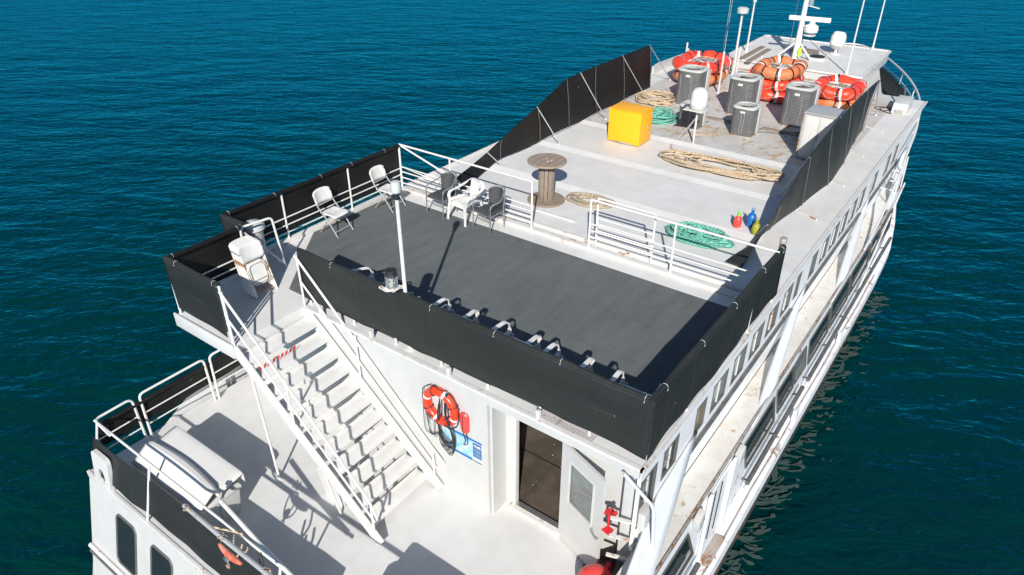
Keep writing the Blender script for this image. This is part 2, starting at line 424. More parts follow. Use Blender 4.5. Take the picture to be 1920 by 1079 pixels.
# deck edge trim and curbs
tr = MB()
tr.box((-.10, -.06, -.035), (-.032, 6.5, .012)); tr.box((-.10, -.075, -.035), (19.8, -.022, .012))
tr.build('deck_edge_strip', 'trim', ship, smooth=False)
cu = MB(); cu.box((.0, 8.66, .004), (4.6, 8.79, .07)); cu.box((4.9, 8.70, .004), (17.5, 8.79, .05)); cu.build('port_curb', 'trim', ship, bev=.008)
cm = MB(); cm.box((4.62, .05, .004), (4.78, 8.70, .065)); cm.box((4.86, .05, .004), (4.92, 8.70, .10)); cm.build('coaming', 'trim', ship, bev=.01)
for x in (7.13, 9.31, 11.52):
    b = MB(); y0, y1 = (.95, 7.85)
    b.prism([(x - .22, .004), (x + .02, .045), (x + .045, .045), (x + .05, .004)], y0, y1, 'y'); b.build('deck_camber_ridge', 'deck', ship, smooth=False)
    b = MB(); b.box((x + .052, y0, .005), (x + .085, y1, .012)); b.build('ridge_seam', 'pipe', ship, smooth=False)
st = MB(); st.box((5.55, 4.45, .004), (5.62, 5.5, .03)); st.build('deck_batten', 'trim', ship)
pf = MB()
for i in range(26):
    for j in range(4):
        pf.box((-.022 + j * .028, .74 + i * .034, .016), (-.010 + j * .028, .758 + i * .034, .0175))
pm = MB(); pm.box((-.03, .72, .0135), (.10, 1.62, .0155)); pmo = pm.build('perforated_strip', 'trim', ship, smooth=False); pf.build('perforation', 'black', pmo, smooth=False)

# walls -------------------------------------------------------
def wall_holes(axis, pos, a0, a1, z0, z1, holes, th=.05):
    """axis 'y': wall in plane y=pos spanning x; axis 'x': wall in plane x=pos spanning y"""
    us = sorted({a0, a1, *[h[0] for h in holes], *[h[1] for h in holes]}); zs = sorted({z0, z1, *[h[2] for h in holes], *[h[3] for h in holes]})
    m = MB(); solid = set()
    for i in range(len(us) - 1):
        for j in range(len(zs) - 1):
            cu_, cz = (us[i] + us[i + 1]) / 2, (zs[j] + zs[j + 1]) / 2
            if any(h[0] < cu_ < h[1] and h[2] < cz < h[3] for h in holes): continue
            solid.add((i, j))
    def P(u, t, z): return V(u, t, z) if axis == 'y' else V(t, u, z)
    for (i, j) in solid:
        u0, u1, v0, v1 = us[i], us[i + 1], zs[j], zs[j + 1]
        for t in (pos, pos + th): m.add([P(u0, t, v0), P(u1, t, v0), P(u1, t, v1), P(u0, t, v1)], [(0, 1, 2, 3)])
        for (di, dj, e) in ((-1, 0, ((u0, v0), (u0, v1))), (1, 0, ((u1, v0), (u1, v1))), (0, -1, ((u0, v0), (u1, v0))), (0, 1, ((u0, v1), (u1, v1)))):
            if (i + di, j + dj) not in solid:
                (p, q), (r_, s_) = e; m.add([P(p, pos, q), P(r_, pos, s_), P(r_, pos + th, s_), P(p, pos + th, q)], [(0, 1, 2, 3)])
    bm = bmesh.new(); me = bpy.data.meshes.new('t')
    me.from_pydata([tuple(v) for v in m.v], [], m.f); bm.from_mesh(me); bmesh.ops.remove_doubles(bm, verts=bm.verts, dist=1e-5)
    bm.to_mesh(me); bm.free(); r = MB(); r.v = [tuple(v.co) for v in me.vertices]; r.f = [tuple(p.vertices) for p in me.polygons]; bpy.data.meshes.remove(me)
    return r
def rrect(u0, u1, v0, v1, r, n=5):
    out = []
    for cx, cy, a in ((u1 - r, v1 - r, 0), (u0 + r, v1 - r, 90), (u0 + r, v0 + r, 180), (u1 - r, v0 + r, 270)):
        for k in range(n + 1):
            t = R(a + 90 * k / n); out.append((cx + r * math.cos(t), cy + r * math.sin(t)))
    return out
# upper stb side wall with its row of windows
ups = [(.10, .56, 'glass'), (.80, 1.27, 'glass'), (1.93, 2.28, 'glassb'), (2.58, 3.16, 'glassl'), (3.46, 4.02, 'glassl'), (4.32, 4.88, 'glassl'), (5.17, 5.71, 'glassb'), (6.02, 6.55, 'glassl'),
       (6.84, 7.09, 'glassb'), (7.86, 8.25, 'glassl'), (8.66, 9.14, 'glassl'), (9.42, 9.95, 'glassl'), (10.26, 10.76, 'glassl'), (11.12, 11.6, 'glassl'), (11.95, 12.44, 'glassl'), (13.3, 13.8, 'glassb'), (14.9, 15.4, 'glass'), (15.9, 16.4, 'glass')]
for side in (0, 1):
    hs = [(a, b, -1.3 if a < .5 else -.96, -.42) for a, b, _ in ups]
    ww = wall_holes('y', .012 if not side else PY - .062, .06, 19.76, LZ, -.092, hs)
    ww.build('side_wall', 'side', ship, smooth=False)
    if side: continue
    for a, b, g in ups:
        z0, z1 = (-1.3 if a < .5 else -.96), -.42
        y = .012
        f = MB()
        for (p, q) in (((a, z0), (b, z0)), ((a, z1), (b, z1))): f.box((p[0] - .02, y - .008, p[1] - .012), (q[0] + .02, y + .04, p[1] + .012))
        for x in (a, b): f.box((x - .012, y - .009, z0 + .01), (x + .012, y + .039, z1 - .01))
        fo = f.build('window', 'gasket', ship, smooth=False)
        gl = MB(); gl.box((a, y + .028, z0), (b, y + .036, z1)); gl.build('pane', g, fo, smooth=False)
        md = (a + b) / 2 + .03
        if b - a > .4:
            ml = MB(); ml.box((md - .012, y + .012, z0 + .012), (md + .012, y + .03, z1 - .012)); ml.build('mullion', 'trim', fo, smooth=False)
# pipe rails along the upper windows
for a, b in ((1.45, 6.7), (7.35, 12.3), (12.95, 17.0)):
    p = MB(); p.tube([(a, -.04, -1.13), (b, -.04, -1.10)], .032, 10)
    for k in range(int((b - a) / 1.6) + 1): p.tube([(a + .15 + k * 1.6, -.05, -1.13), (a + .15 + k * 1.6, .02, -1.17)], .018, 6)
    p.build('side_pipe_rail', 'pipe', ship)
# swept styling fins from the upper wall to the ledge edge
def fin(top_a, top_b, bot_a, bot_b, nm='styling_fin'):
    def fn(u, v):
        s_ = u; e = s_ * s_ * (3 - 2 * s_)
        A = V(top_a).lerp(V(bot_a), s_); B = V(top_b).lerp(V(bot_b), s_)
        q = A.lerp(B, v); ya = top_a[1] + (bot_a[1] - top_a[1]) * (s_ ** 1.15); yb = top_b[1] + (bot_b[1] - top_b[1]) * (s_ ** 1.15)
        wv = math.sin(PI * s_) * .22 * (v - .5)
        q.y = ya + (yb - ya) * v; q.x -= 0; q += V(-wv, 0, 0)
        return q
    m = MB(); m.grid(fn, 20, 4); return m.build(nm, 'fin', ship, solid=.05)
fin((7.78, -.01, -1.02), (6.90, -.02, -1.22), (4.95, -.43, -1.70), (3.70, -.44, -1.86))
fin((13.4, -.01, -1.0), (12.45, -.02, -1.2), (10.1, -.43, -1.70), (8.75, -.44, -1.86))
fin((18.4, -.01, -1.0), (17.6, -.02, -1.2), (15.5, -.40, -1.70), (14.2, -.42, -1.86))
fin((2.0, -.012, -.90), (.72, -.02, -1.12), (-.2, -.43, -1.72), (-1.9, -.44, -2.1))
# lower side windows: dark panes set in the outer side
lows = [(-1.6, 1.05, -1.98, -2.85, 'glass'), (3.42, 4.98, -1.99, -2.9, 'glass'), (5.12, 6.12, -1.97, -2.78, 'glass'), (6.2, 6.95, -1.97, -2.75, 'glassl'), (7.2, 8.75, -1.97, -2.85, 'glass'),
        (8.88, 10.5, -1.93, -2.82, 'glass'), (10.62, 12.5, -1.93, -2.78, 'glass'), (12.7, 13.6, -1.93, -2.7, 'glass'), (13.8, 15.2, -1.93, -2.7, 'glass')]
for a, b, z1, z0, g in lows:
    sh = .38
    def yz(z): return -.45 - .012 * (-1.95 - z) / .75 * 1.0
    def quad(a, b, z0, z1, y, t):
        return [V(a + sh, yz(z0) + y, z0), V(b + sh, yz(z0) + y, z0), V(b - .05, yz(z1) + y, z1), V(a - .05, yz(z1) + y, z1)]
    f = MB(); q = quad(a, b, z0, z1, -.008, 0)
    for i in range(4): f.bar(q[i], q[(i + 1) % 4], .035, .035, (0, 1, 0))
    fo = f.build('lower_window', 'gasket', ship, smooth=False)
    g_ = MB(); v = quad(a, b, z0, z1, -.006, 0); v2 = quad(a, b, z0, z1, .012, 0)
    g_.add(v + v2, [(0, 1, 2, 3), (7, 6, 5, 4), (0, 4, 5, 1), (1, 5, 6, 2), (2, 6, 7, 3), (3, 7, 4, 0)]); g_.build('pane', g, fo, smooth=False)
for a, b in ((-1.5, 1.4), (3.6, 6.9), (7.3, 15.5)):
    p = MB(); p.tube([(a, -.60, -3.05), (b, -.60, -2.98)], .045, 10)
    for k in range(int((b - a) / 1.5) + 1): p.tube([(a + .1 + k * 1.5, -.60, -3.05), (a + .1 + k * 1.5, -.46, -3.1)], .02, 6)
    p.build('guard_pipe', 'pipe', ship)
    p = MB(); p.tube([(a, -.56, -3.22), (b, -.56, -3.16)], .022, 8); p.build('guard_pipe', 'white', ship)
# boarding recess between the lower windows
rc = MB(); rc.box((1.75, -.475, -3.25), (2.72, -.452, -1.86)); ro = rc.build('boarding_gate', 'side', ship, smooth=False)
for x in (2.03, 2.3): 
    s_ = MB(); s_.box((x, -.486, -3.1), (x + .035, -.4755, -1.98)); s_.build('gate_slot', 'black', ro, smooth=False)
for x in (1.75, 2.75): 
    s_ = MB(); s_.box((x - .05, -.53, -3.4), (x + .05, -.4755, -1.8)); s_.build('gate_post', 'side', ro, bev=.01)
s_ = MB(); s_.box((1.9, -.66, -3.515), (2.6, -.49, -3.50)); s_.build('gate_step', 'rusttube', ro, smooth=False)
def gusset(x, nm='ledge_gusset'):
    g = MB(); g.prism([(x, -1.80), (x + .22, -1.74), (x + .28, -1.98), (x + .08, -2.12)], -.56, -.455, 'y'); g.build(nm, 'wallwhite', ship, bev=.01)
gusset(2.85); gusset(1.15); 
for x in (6.35, 9.9):
    cl = MB(); cl.prism([(x, -3.52), (x + .28, -3.52), (x + .20, -3.38), (x + .2, -3.28), (x + .05, -3.28), (x + .05, -3.38)], -.70, -.62, 'y'); cl.build('guard_cleat', 'trim', ship, bev=.01)
# welded seam line along the guard
sm = MB(); sm.tube([(-3, -.63, -3.535)] + [(x, -.63 + .01 * math.sin(x * 2), -3.535) for x in range(-2, 15)], .012, 5); sm.build('guard_weld', 'rusttube', ship)

# aft walls: outer wall (port part), recess, door wall
ab = MB(); ab.box((.0, 2.54, AZ), (.06, PY, -.10)); ab.build('aft_wall', 'wallwhite', ship, smooth=False)
bmk = MB(); bmk.box((.0, .02, -.27), (.062, 2.538, -.10)); bmk.build('wall_beam', 'wallwhite', ship, smooth=False)
rs = MB(); rs.box((.062, 2.50, AZ), (.42, 2.54, -.10)); rs.build('recess_side', 'wallwhite', ship, smooth=False)
DW = .42
dw = wall_holes('x', DW, .10, 2.54, AZ, -.10, [(1.40, 2.32, AZ + .06, -.62)], .06); dwo = dw.build('door_wall', 'wallwhite', ship, smooth=False)
pil = MB(); pil.box((.20, .06, AZ), (.415, .30, -.28)); pil.build('corner_pillar', 'wallwhite', ship, bev=.01)
df = MB()
for y in (1.40, 2.32): df.box((DW - .03, y - .022, AZ + .06), (DW + .075, y + .022, -.60))
df.box((DW - .028, 1.378, -.622), (DW + .073, 2.342, -.58)); df.box((DW - .12, 1.36, AZ + .004), (DW + .078, 2.36, AZ + .075))
door = df.build('doorway', 'trim', ship, bev=.004)
sil = MB(); sil.box((DW - .035, 1.43, AZ + .077), (DW + .06, 2.29, AZ + .09)); sil.build('threshold', 'chrome', door, smooth=False)
# interior seen through the doorway
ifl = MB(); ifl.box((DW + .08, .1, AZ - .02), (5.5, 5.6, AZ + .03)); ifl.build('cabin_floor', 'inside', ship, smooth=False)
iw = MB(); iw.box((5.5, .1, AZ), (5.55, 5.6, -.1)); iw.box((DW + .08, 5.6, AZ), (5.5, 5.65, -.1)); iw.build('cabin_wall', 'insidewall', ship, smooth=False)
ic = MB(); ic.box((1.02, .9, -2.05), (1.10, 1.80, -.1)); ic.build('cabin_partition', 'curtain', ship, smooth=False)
dr = MB()
for k in range(16):
    x, y = random.gauss(1.0 + .9 * (k % 3), .18), random.gauss(2.25 + .15 * (k % 3), .14); s_ = random.uniform(.003, .013); dr.box((x, y, AZ + .031), (x + s_, y + s_ * 1.5, AZ + .036), Matrix.Rotation(random.random() * 3, 3, 'Z'))
dr.build('floor_litter', 'chalk', ship, smooth=False)
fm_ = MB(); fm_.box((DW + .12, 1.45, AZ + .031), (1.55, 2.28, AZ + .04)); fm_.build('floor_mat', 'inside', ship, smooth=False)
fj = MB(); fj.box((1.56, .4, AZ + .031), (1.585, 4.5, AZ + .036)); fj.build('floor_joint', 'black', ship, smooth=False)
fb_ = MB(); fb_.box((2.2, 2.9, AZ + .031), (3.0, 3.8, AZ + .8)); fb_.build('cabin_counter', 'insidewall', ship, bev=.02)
# open door leaf
h0 = V(.375, 1.385, 0); h1 = V(.06, .50, 0); dd = (h1 - h0).normalized(); LW = (h1 - h0).length; nn = V(dd.y, -dd.x, 0)
if nn.x > 0: nn = -nn
def leafp(u, t, z): q = h0 + dd * u + nn * t; return V(q.x, q.y, z)
zb, zt = AZ + .03, -.63
gu0, gu1, gz0, gz1 = .20, .74, -1.72, -.88
lf = MB()
def lbox(m, u0, u1, z0, z1, t0, t1):
    vs = [leafp(u, t, z) for z in (z0, z1) for u, t in ((u0, t0), (u1, t0), (u1, t1), (u0, t1))]
    m.add(vs, [(0, 3, 2, 1), (4, 5, 6, 7), (0, 1, 5, 4), (1, 2, 6, 5), (2, 3, 7, 6), (3, 0, 4, 7)])
for a in ((0, gu0, zb, zt), (gu1, LW, zb, zt), (gu0, gu1, zb, gz0), (gu0, gu1, gz1, zt)): lbox(lf, *a, 0, .045)
leaf = lf.build('door', 'wallwhite', ship, smooth=False)
g = MB()
for a in ((gu0 - .02, gu0 + .012, gz0, gz1), (gu1 - .012, gu1 + .02, gz0, gz1), (gu0 - .02, gu1 + .02, gz0 - .02, gz0 + .004), (gu0 - .02, gu1 + .02, gz1 - .004, gz1 + .02)): lbox(g, *a, .046, .054)
g.build('pane_frame', 'white', leaf, smooth=False)
g = MB(); lbox(g, gu0 + .002, gu1 - .002, gz0 + .002, gz1 - .002, .012, .024); g.build('pane', 'doorglass', leaf, smooth=False)
g = MB(); g.tube(bend([leafp(.80, .045, -1.74), leafp(.80, .10, -1.74), leafp(.92, .10, -1.80), leafp(.92, .05, -1.80)], .02), .013, 8); g.lathe(leafp(.80, .05, -1.74), [(.03, 0), (.03, .01)], 12, 'x')
g.build('handle', 'chrome', leaf)

# transom windows and trim
def tq(y, z, off): return V(tx(z) - off, y, z)
for k in range(9):
    y1 = 8.04 - k * 1.1; y0 = y1 - .62; z0, z1 = -4.03, -3.05
    poly = rrect(y0, y1, z0, z1, .11)
    f = MB(); n = len(poly)
    f.add([tq(y, z, .012) for y, z in poly], [tuple(range(n))]); inner = rrect(y0 + .03, y1 - .03, z0 + .03, z1 - .03, .09)
    fr = MB(); fr.tube([tq(y, z, .004) for y, z in poly], .022, 6, closed=True); fo = fr.build('transom_window', 'gasket', ship)
    f.build('pane', 'glass', fo, smooth=False)
for z in (-4.22, -4.34):
    rb = MB(); rb.tube([(tx(z) - .03, -.5, z), (tx(z) - .03, 8.97, z)], .045 if z > -4.3 else .03, 8); rb.build('rub_rail', 'pipe' if z < -4.3 else 'trim', ship)
ck = MB(); ck.box((-3.47, -.4, AZ - .12), (-3.41, 8.98, AZ + .012)); ck.build('transom_edge', 'trim', ship, bev=.008)
# mooring eye plate on the quarter
fp = MB(); poly = rrect(-.27, .27, -.46, .42, .1); n = len(poly); hole = [(.10 * math.cos(2 * PI * k / n + PI / 4 * 0), -.02 + .15 * math.sin(2 * PI * k / n)) for k in range(n)]
def fq(u, v, t): return V(-3.36 - .16 * -v * 1.0 - t, 8.40 + u, -2.46 + v)
vs = [fq(u, v, t) for t in (0, .07) for u, v in poly] + [fq(u, v, t) for t in (0, .07) for u, v in hole]
fs = []
for k in range(n):
    l = (k + 1) % n
    fs += [(k, l, 2 * n + l, 2 * n + k), (n + k, 3 * n + k, 3 * n + l, n + l), (k, n + k, n + l, l), (2 * n + k, 2 * n + l, 3 * n + l, 3 * n + k)]
fp.add(vs, fs); fp.build('mooring_eye', 'white', ship)
fk = MB(); fk.add([fq(u * .98, v * .98, .03) for u, v in hole], [tuple(range(n))]); fk.build('mooring_hole', 'black', ship, smooth=False)

# wheelhouse top and bow
wh = MB(); wh.prism([(19.95, 2.1), (19.95, 6.65), (20.6, 6.9), (24.55, 6.9), (24.6, 2.15)], .004, .38); wh.build('wheelhouse', 'wallwhite', ship, smooth=False)
wp = MB()
rim = [(19.95, 2.1), (24.6, 2.13), (24.6, 6.92), (20.6, 6.92), (19.95, 6.66)]
for i in range(5):
    a, b = rim[i], rim[(i + 1) % 5]; wp.bar((a[0], a[1], .40), (b[0], b[1], .40), .09, .07)
wp.build('wheelhouse_roof_rim', 'trim', ship, smooth=False)
wr = MB(); wr.prism([(19.98, 2.15), (24.55, 2.18), (24.55, 6.87), (20.6, 6.87), (19.98, 6.62)], .38, .405); wr.build('wheelhouse_roof', 'deck', ship, smooth=False)
wb = MB(); wb.box((19.935, 2.4, .05), (19.949, 6.5, .11)); wb.build('wall_stain_strip', 'rusttube', ship, smooth=False)
wm = MB(); wm.box((24.0, 2.4, LZ), (24.4, 6.4, .0)); wm.prism([(19.8, 1.3), (24.0, 2.3), (24.0, 6.4), (19.8, 7.4)], LZ, -.02); wm.build('wheelhouse_base', 'wallwhite', ship, smooth=False)
# white wedge fairing on port side
wg = MB(); wg.prism([(17.7, .004), (20.4, .004), (20.4, .22), (18.2, .30), (17.7, .26)], 8.62, 8.70, 'y'); wg.build('port_fairing', 'wallwhite', ship, smooth=False)

# railings ------------------------------------------------------
def rail(pts, h=1.07, bars=(.28, .42, .57), posts=None, r=.022, m='rail', base=0., bendr=.0, lean=(0, 0), name='guard_rail', rb=.015):
    pts = [V(p) for p in pts]; L = V(lean[0], lean[1], 0)
    top = [p + V(0, 0, h) + L * h for p in pts]
    mb_ = MB(); mb_.tube(bend(top, bendr) if bendr else top, r, 10); o = mb_.build(name, m, ship)
    def at_t(t):
        t *= len(pts) - 1; i = min(int(t), len(pts) - 2); return pts[i].lerp(pts[i + 1], t - i)
    for t in (posts if posts is not None else [0, 1]):
        p = at_t(t); q = MB(); q.tube([p, p + V(0, 0, h) + L * h], r * .95, 8); q.build('post', m, o)
    for b in bars:
        q = MB(); q.tube([p + V(0, 0, b) + L * b for p in pts], rb, 8); q.build('bar', m, o)
    return o
# rails of the sun deck
rail([(.06, 8.73, 0), (4.7, 8.73, 0)], posts=[.0, .285, .66, 1.], bars=(.2, .36, .52), m='rail')
rail([(4.7, 8.72, 0), (4.7, 7.2, 0), (4.7, 5.0, 0)], h=1.1, posts=[0, .5, 1.], bars=(.16, .30, .44, .56))
dg = MB(); dg.tube([(4.7, 8.66, 1.08), (5.15, 7.3, .35)], .02, 8); dg.tube([(4.7, 8.66, .56), (5.2, 7.2, .10)], .014, 8); dg.build('rail_brace', 'rail', ship)
g1 = rail([(4.68, 3.6, 0), (4.68, 1.83, 0), (4.68, -.03, 0)], h=1.08, posts=[0, .5], bars=(.29, .43, .57), m='rail')
g2 = rail([(4.82, 3.52, 0), (4.82, 2.3, 0)], h=1.08, posts=[0, 1.], bars=(.25, .39, .53, .66), m='rail', name='gate_rail')
rail([(.065, .06, 0), (.065, 6.5, 0)], h=1.03, posts=[.12, .245, .39, .53, .68, .83, 1.], bars=(.5,), m='rail')
rail([(.12, -.015, 0), (4.9, -.015, 0)], h=1.03, posts=[.25, .5, .75, 1.], bars=(.5,), m='rail')
# loop handrail beside the stair platform
lp = MB(); lp.tube(bend([(.02, 8.15, 0), (.02, 8.15, 1.02), (.62, 8.05, 1.02), (.66, 7.95, 0)], .08), .022, 10); lp.tube([(.05, 8.12, .92), (.66, 7.95, .05)], .02, 8); lp.build('loop_handrail', 'rail', ship)
# platform rails
rail([(-1.47, 6.60, 0), (-1.47, 8.07, 0), (-.04, 8.07, 0)], h=1.05, posts=[0, .5, 1.], bars=(.2, .36, .52), bendr=.05)
fs_ = MB(); fs_.box((-1.56, 6.50, -.24), (-1.525, 8.16, .02)); fs_.build('platform_fascia', 'white', ship, bev=.008)
for y in (6.1, 4.87, 3.22, 1.58):
    q = MB(); q.box((-.085, y - .03, .013), (-.03, y + .03, .15)); q.build('stub_post', 'white', ship, bev=.003)
# rusty stub post
rp = MB(); rp.tube([(5.15, .05, 0), (5.12, .05, 1.15)], .055, 12); rp.lathe((5.12, .05, 1.06), [(.062, 0), (.064, .06), (.05, .09)], 12); rp.build('rusty_post', 'rusttube', ship)
jk = MB()
for k in range(7): jk.cbox((4.95 + random.random() * .35, .05 + random.random() * .2, .04 + .03 * k / 7), (.12, .07, .05), Matrix.Rotation(random.random() * 3, 3, 'Z'))
jk.build('corner_fitting', 'trim', ship, bev=.01)
# aft deck rails
rail([(-3.43, 3.2, AZ + .0), (-3.43, 8.78, AZ + .0)], h=1.05, lean=(.31, 0), posts=[.10, .69, .985], bars=())
def rsec(x0, x1, y=8.82):
    m_ = MB(); m_.tube(bend([(x0, y, AZ), (x0 + .02, y, AZ + 1.05), (x1 - .02, y, AZ + 1.05), (x1, y, AZ)], .1), .024, 10); o = m_.build('guard_rail', 'rail', ship)
    for b in (.35, .62): q = MB(); q.tube([(x0, y, AZ + b), (x1, y, AZ + b)], .014, 8); q.build('bar', 'rail', o)
rsec(-2.30, -.95); rsec(-.86, .0)
m_ = MB(); m_.tube(bend([(-2.40, 8.82, AZ), (-2.42, 8.82, AZ + 1.05), (-3.10, 8.80, AZ + 1.05), (-3.14, 8.2, AZ + 1.05)], .12), .024, 10); m_.build('guard_rail', 'rail', ship)
for b in (.35, .62):
    m_ = MB(); m_.tube([(-2.4, 8.82, AZ + b), (-3.25, 8.80, AZ + b)], .014, 8); m_.build('rail_bar', 'rail', ship)
# bow rail with hoops
bx = [(16.9, -.24, -.62), (18.6, -.10, -.56), (21.2, .26, -.5), (23.4, .80, -.5), (25.6, 1.62, -.5), (27.75, 2.68, -.5), (29.2, 3.7, -.5), (29.6, MY, -.5)]
full = bx + [(x, 2 * MY - y, z) for x, y, z in reversed(bx[:-1])]
def smooth_path(pts, n=6):
    pts = [V(p) for p in pts]; out = []
    for i in range(len(pts) - 1):
        p0, p1, p2, p3 = pts[max(i - 1, 0)], pts[i], pts[i + 1], pts[min(i + 2, len(pts) - 1)]
        for k in range(n):
            t = k / n; out.append(.5 * ((2 * p1) + (p2 - p0) * t + (2 * p0 - 5 * p1 + 4 * p2 - p3) * t * t + (3 * p1 - p0 - 3 * p2 + p3) * t ** 3))
    return out + [pts[-1]]
br = MB(); br.tube(smooth_path(full), .035, 8); bro = br.build('bow_rail', 'white', ship)
for i, p in enumerate(full[2:-2]):
    q = MB(); q.tube([V(p) + V(0, 0, 0), (p[0] - .05, p[1] + (.06 if p[1] < MY else -.06), LZ)], .022, 6); q.build('post', 'white', bro)
for dz in (.35, .7):
    q = MB(); q.tube([(x, y + .03 * (1 if y < MY else -1), z - dz) for x, y, z in smooth_path(full)], .016, 6); q.build('bar', 'white', bro)
hp = MB()
hp.tube(bend([(21.9, 1.55, LZ), (21.9, 1.55, -.65), (24.2, 2.4, -.65), (24.2, 2.4, LZ)], .15), .028, 8)
hp.build('bow_hoop_rail', 'white', ship)
# slanted outer pipes of the side walk near the bow
sp = MB(); sp.tube(smooth_path([(16.9, -.24, -.62), (15.2, -.36, -.95), (13.2, -.44, -1.45), (11.6, -.46, -1.72)]), .03, 8); sp.build('side_walk_rail', 'white', ship)
sp = MB(); sp.tube(smooth_path([(16.9, -.40, -1.75), (14.9, -.46, -2.2), (12.0, -.55, -3.0), (11.0, -.6, -3.3)]), .026, 8); sp.build('side_walk_rail', 'trim', ship)
for x in (14.9, 15.6, 16.5):
    q = MB(); q.tube([(x, -.36, -1.75), (x, -.32, -.8)], .02, 6); q.tube([(x, -.36, -1.3), (x, .01, -1.3)], .018, 6); q.build('side_walk_post', 'white', ship)

# staircase -----------------------------------------------------
stair = thing('staircase', 'x', 'x'); del stair['label']; del stair['category']; stair.parent = ship
NS = 12; y_top, y_bot = 6.50, 3.62; rise = -AZ / NS; run = (y_top - y_bot) / NS
sg = MB()
for x in (-1.50, -.06):
    sg = MB(); sg.bar((x, y_top + .05, -.08), (x, y_bot - .05, AZ + .06), .05, .20, (0, 0, 1)); sg.build('stringer', 'tread', stair, bev=.006)
for k in range(1, NS):
    y = y_top - run * (k - .5); z = -rise * k
    t_ = MB(); t_.box((-1.474, y - run * .62, z - .025), (-.086, y + run * .42, z)); t_.box((-1.474, y - run * .62, z - .075), (-.086, y - run * .62 + .012, z - .0255))
    t_.build('tread', 'tread', stair, bev=.004)
    r_ = MB(); r_.box((-1.474, y + run * .36, z + .001), (-.086, y + run * .38, z + rise * .22)); r_.build('riser', 'tread', stair, smooth=False)
for x, tg in ((-1.50, 0), (-.06, 1)):
    a = V(x, y_top + .02, 0); b = V(x, y_bot - .02, AZ)
    hd = MB()
    top = [a + V(0, -.02, 1.0), b + V(0, .05, .88)]
    if not tg: hd.tube(bend([a + V(0, .05, 1.0), b + V(0, .12, .95), b + V(0, -.02, .62)], .06), .022, 10)
    else: hd.tube(bend([a + V(0, .05, 1.0), b + V(0, .12, .95), b + V(-.02, -.10, .80), b + V(.05, -.14, .62)], .06), .022, 10)
    hd.tube([a + V(0, 0, .5), b + V(0, .04, .5)], .018, 8)
    hd.build('handrail', 'rail', stair)
    for t in (.0, .42, .97):
        p = a.lerp(b, t); q = MB(); q.tube([p + V(0, 0, -.05), p + V(0, 0, 1.0 if t < .9 else .86)], .02, 8); q.build('post', 'rail', stair)
sp_ = MB(); sp_.tube([(-1.54, 6.05, AZ), (-1.52, 6.2, -.35)], .022, 8); sp_.lathe((-1.54, 6.05, AZ), [(.06, .002), (.06, .014)], 10); sp_.build('stair_strut', 'rail', stair)
sp_ = MB(); sp_.tube([(-1.45, 4.55, AZ), (-1.50, 4.75, -1.75)], .02, 8); sp_.build('stair_strut', 'rail', stair)
gp = MB(); gp.prism([(4.62, AZ), (5.10, AZ), (5.25, -2.1), (4.75, -1.85)], -1.30, -1.28, 'x'); gp.build('stair_gusset', 'white', stair)
# striped red warning tape on the riser under the top step
tp = MB(); tpo = None
for k in range(9):
    x0 = -1.40 + k * .085
    tp.add([(x0, 6.13, -.40), (x0 + .045, 6.13, -.40), (x0 + .075, 6.132, -.33), (x0 + .03, 6.132, -.33)], [(0, 1, 2, 3)])
tp.build('warning_stripe', 'red', stair, smooth=False)

# ------------------------------------------------------------ canvas screens
SG = 'black canvas screens tied to the rails'
def screen(name, label, p0, p1, z0, z1, sag=.03, m='vinyl', lean=(0, 0), n=None, roll=True, cat='screen', ties=True, seed=0):
    p0, p1 = V(*p0, 0), V(*p1, 0); L = (p1 - p0).length; nn_ = V(-(p1 - p0).y, (p1 - p0).x, 0).normalized()
    rnd = random.Random(seed); ph = rnd.random() * 9
    root = thing(name, label, cat, (p0.x, p0.y, z0), 0, SG)
    H = z1 - z0
    def fn(u, v):
        w_ = math.sin(u * L * 2.1 + ph) * .014 * (1 - .6 * v) + math.sin(u * L * 6.3 + v * 2 + ph) * .008 * (1 - .7 * v) + .004 * math.sin(u * L * 23 + 3 * math.sin(v * 3)) * v * (1 - v) * 4
        s_ = math.sin(PI * min(1, (u * L / 1.3) % 1.0)) * sag
        z = z0 + H * v - (s_ * .35 if v > .99 else 0) + (s_ * .6 if v < .01 else 0)
        q = p0.lerp(p1, u) + nn_ * w_ + V(lean[0], lean[1], 0) * (z - z1); q.z = z; return q
    m_ = MB(); m_.grid(fn, max(4, int(L / .08)), 14); m_.build('canvas', m, root, solid=.006)
    if roll:
        t = MB(); N = max(4, int(L / .1))
        t.tube([fn(i / N, 1.) * 1 - nn_ * .045 + V(0, 0, -.012) for i in range(N + 1)], .040, 10); t.build('rolled_edge', m, root)
    if L > 1.6:
        x = .9
        while x < L - .3:
            q = MB(); q.tube([fn(x / L, j / 10) + nn_ * .004 for j in range(11)], .0055, 4); q.build('seam', m, root); x += 1.42
    if ties:
        k = 0; x = .12
        while x < L:
            q = fn(x / L, 1.); t = MB(); c = q - nn_ * .040 + V(0, 0, -.012); kk = rnd.random() * .5 + .5
            t.tube([c + V(0, 0, .043) * math.cos(a) + nn_ * .043 * math.sin(a) for a in [i * PI / 5 for i in range(10)]], .0028, 5, closed=True)
            t.tube([c + nn_ * .04, c + nn_ * .045 + V(0, 0, -.05 * kk), c + nn_ * .042 + (p1 - p0).normalized() * .015 + V(0, 0, -.06 * kk)], .003, 5)
            t.build('tie', 'chalk', root); x += .85 + rnd.random() * .5
    return root
screen('canvas_screen', 'long black canvas screen along the aft end of the upper deck above the lifebuoy', (.012, -.04), (.012, 6.58), .12, 1.07, sag=.05, seed=1)
screen('canvas_screen', 'scuffed black canvas screen on the starboard rail beside the grey carpet', (5.0, -.045), (.0, -.045), .10, 1.07, seed=2)
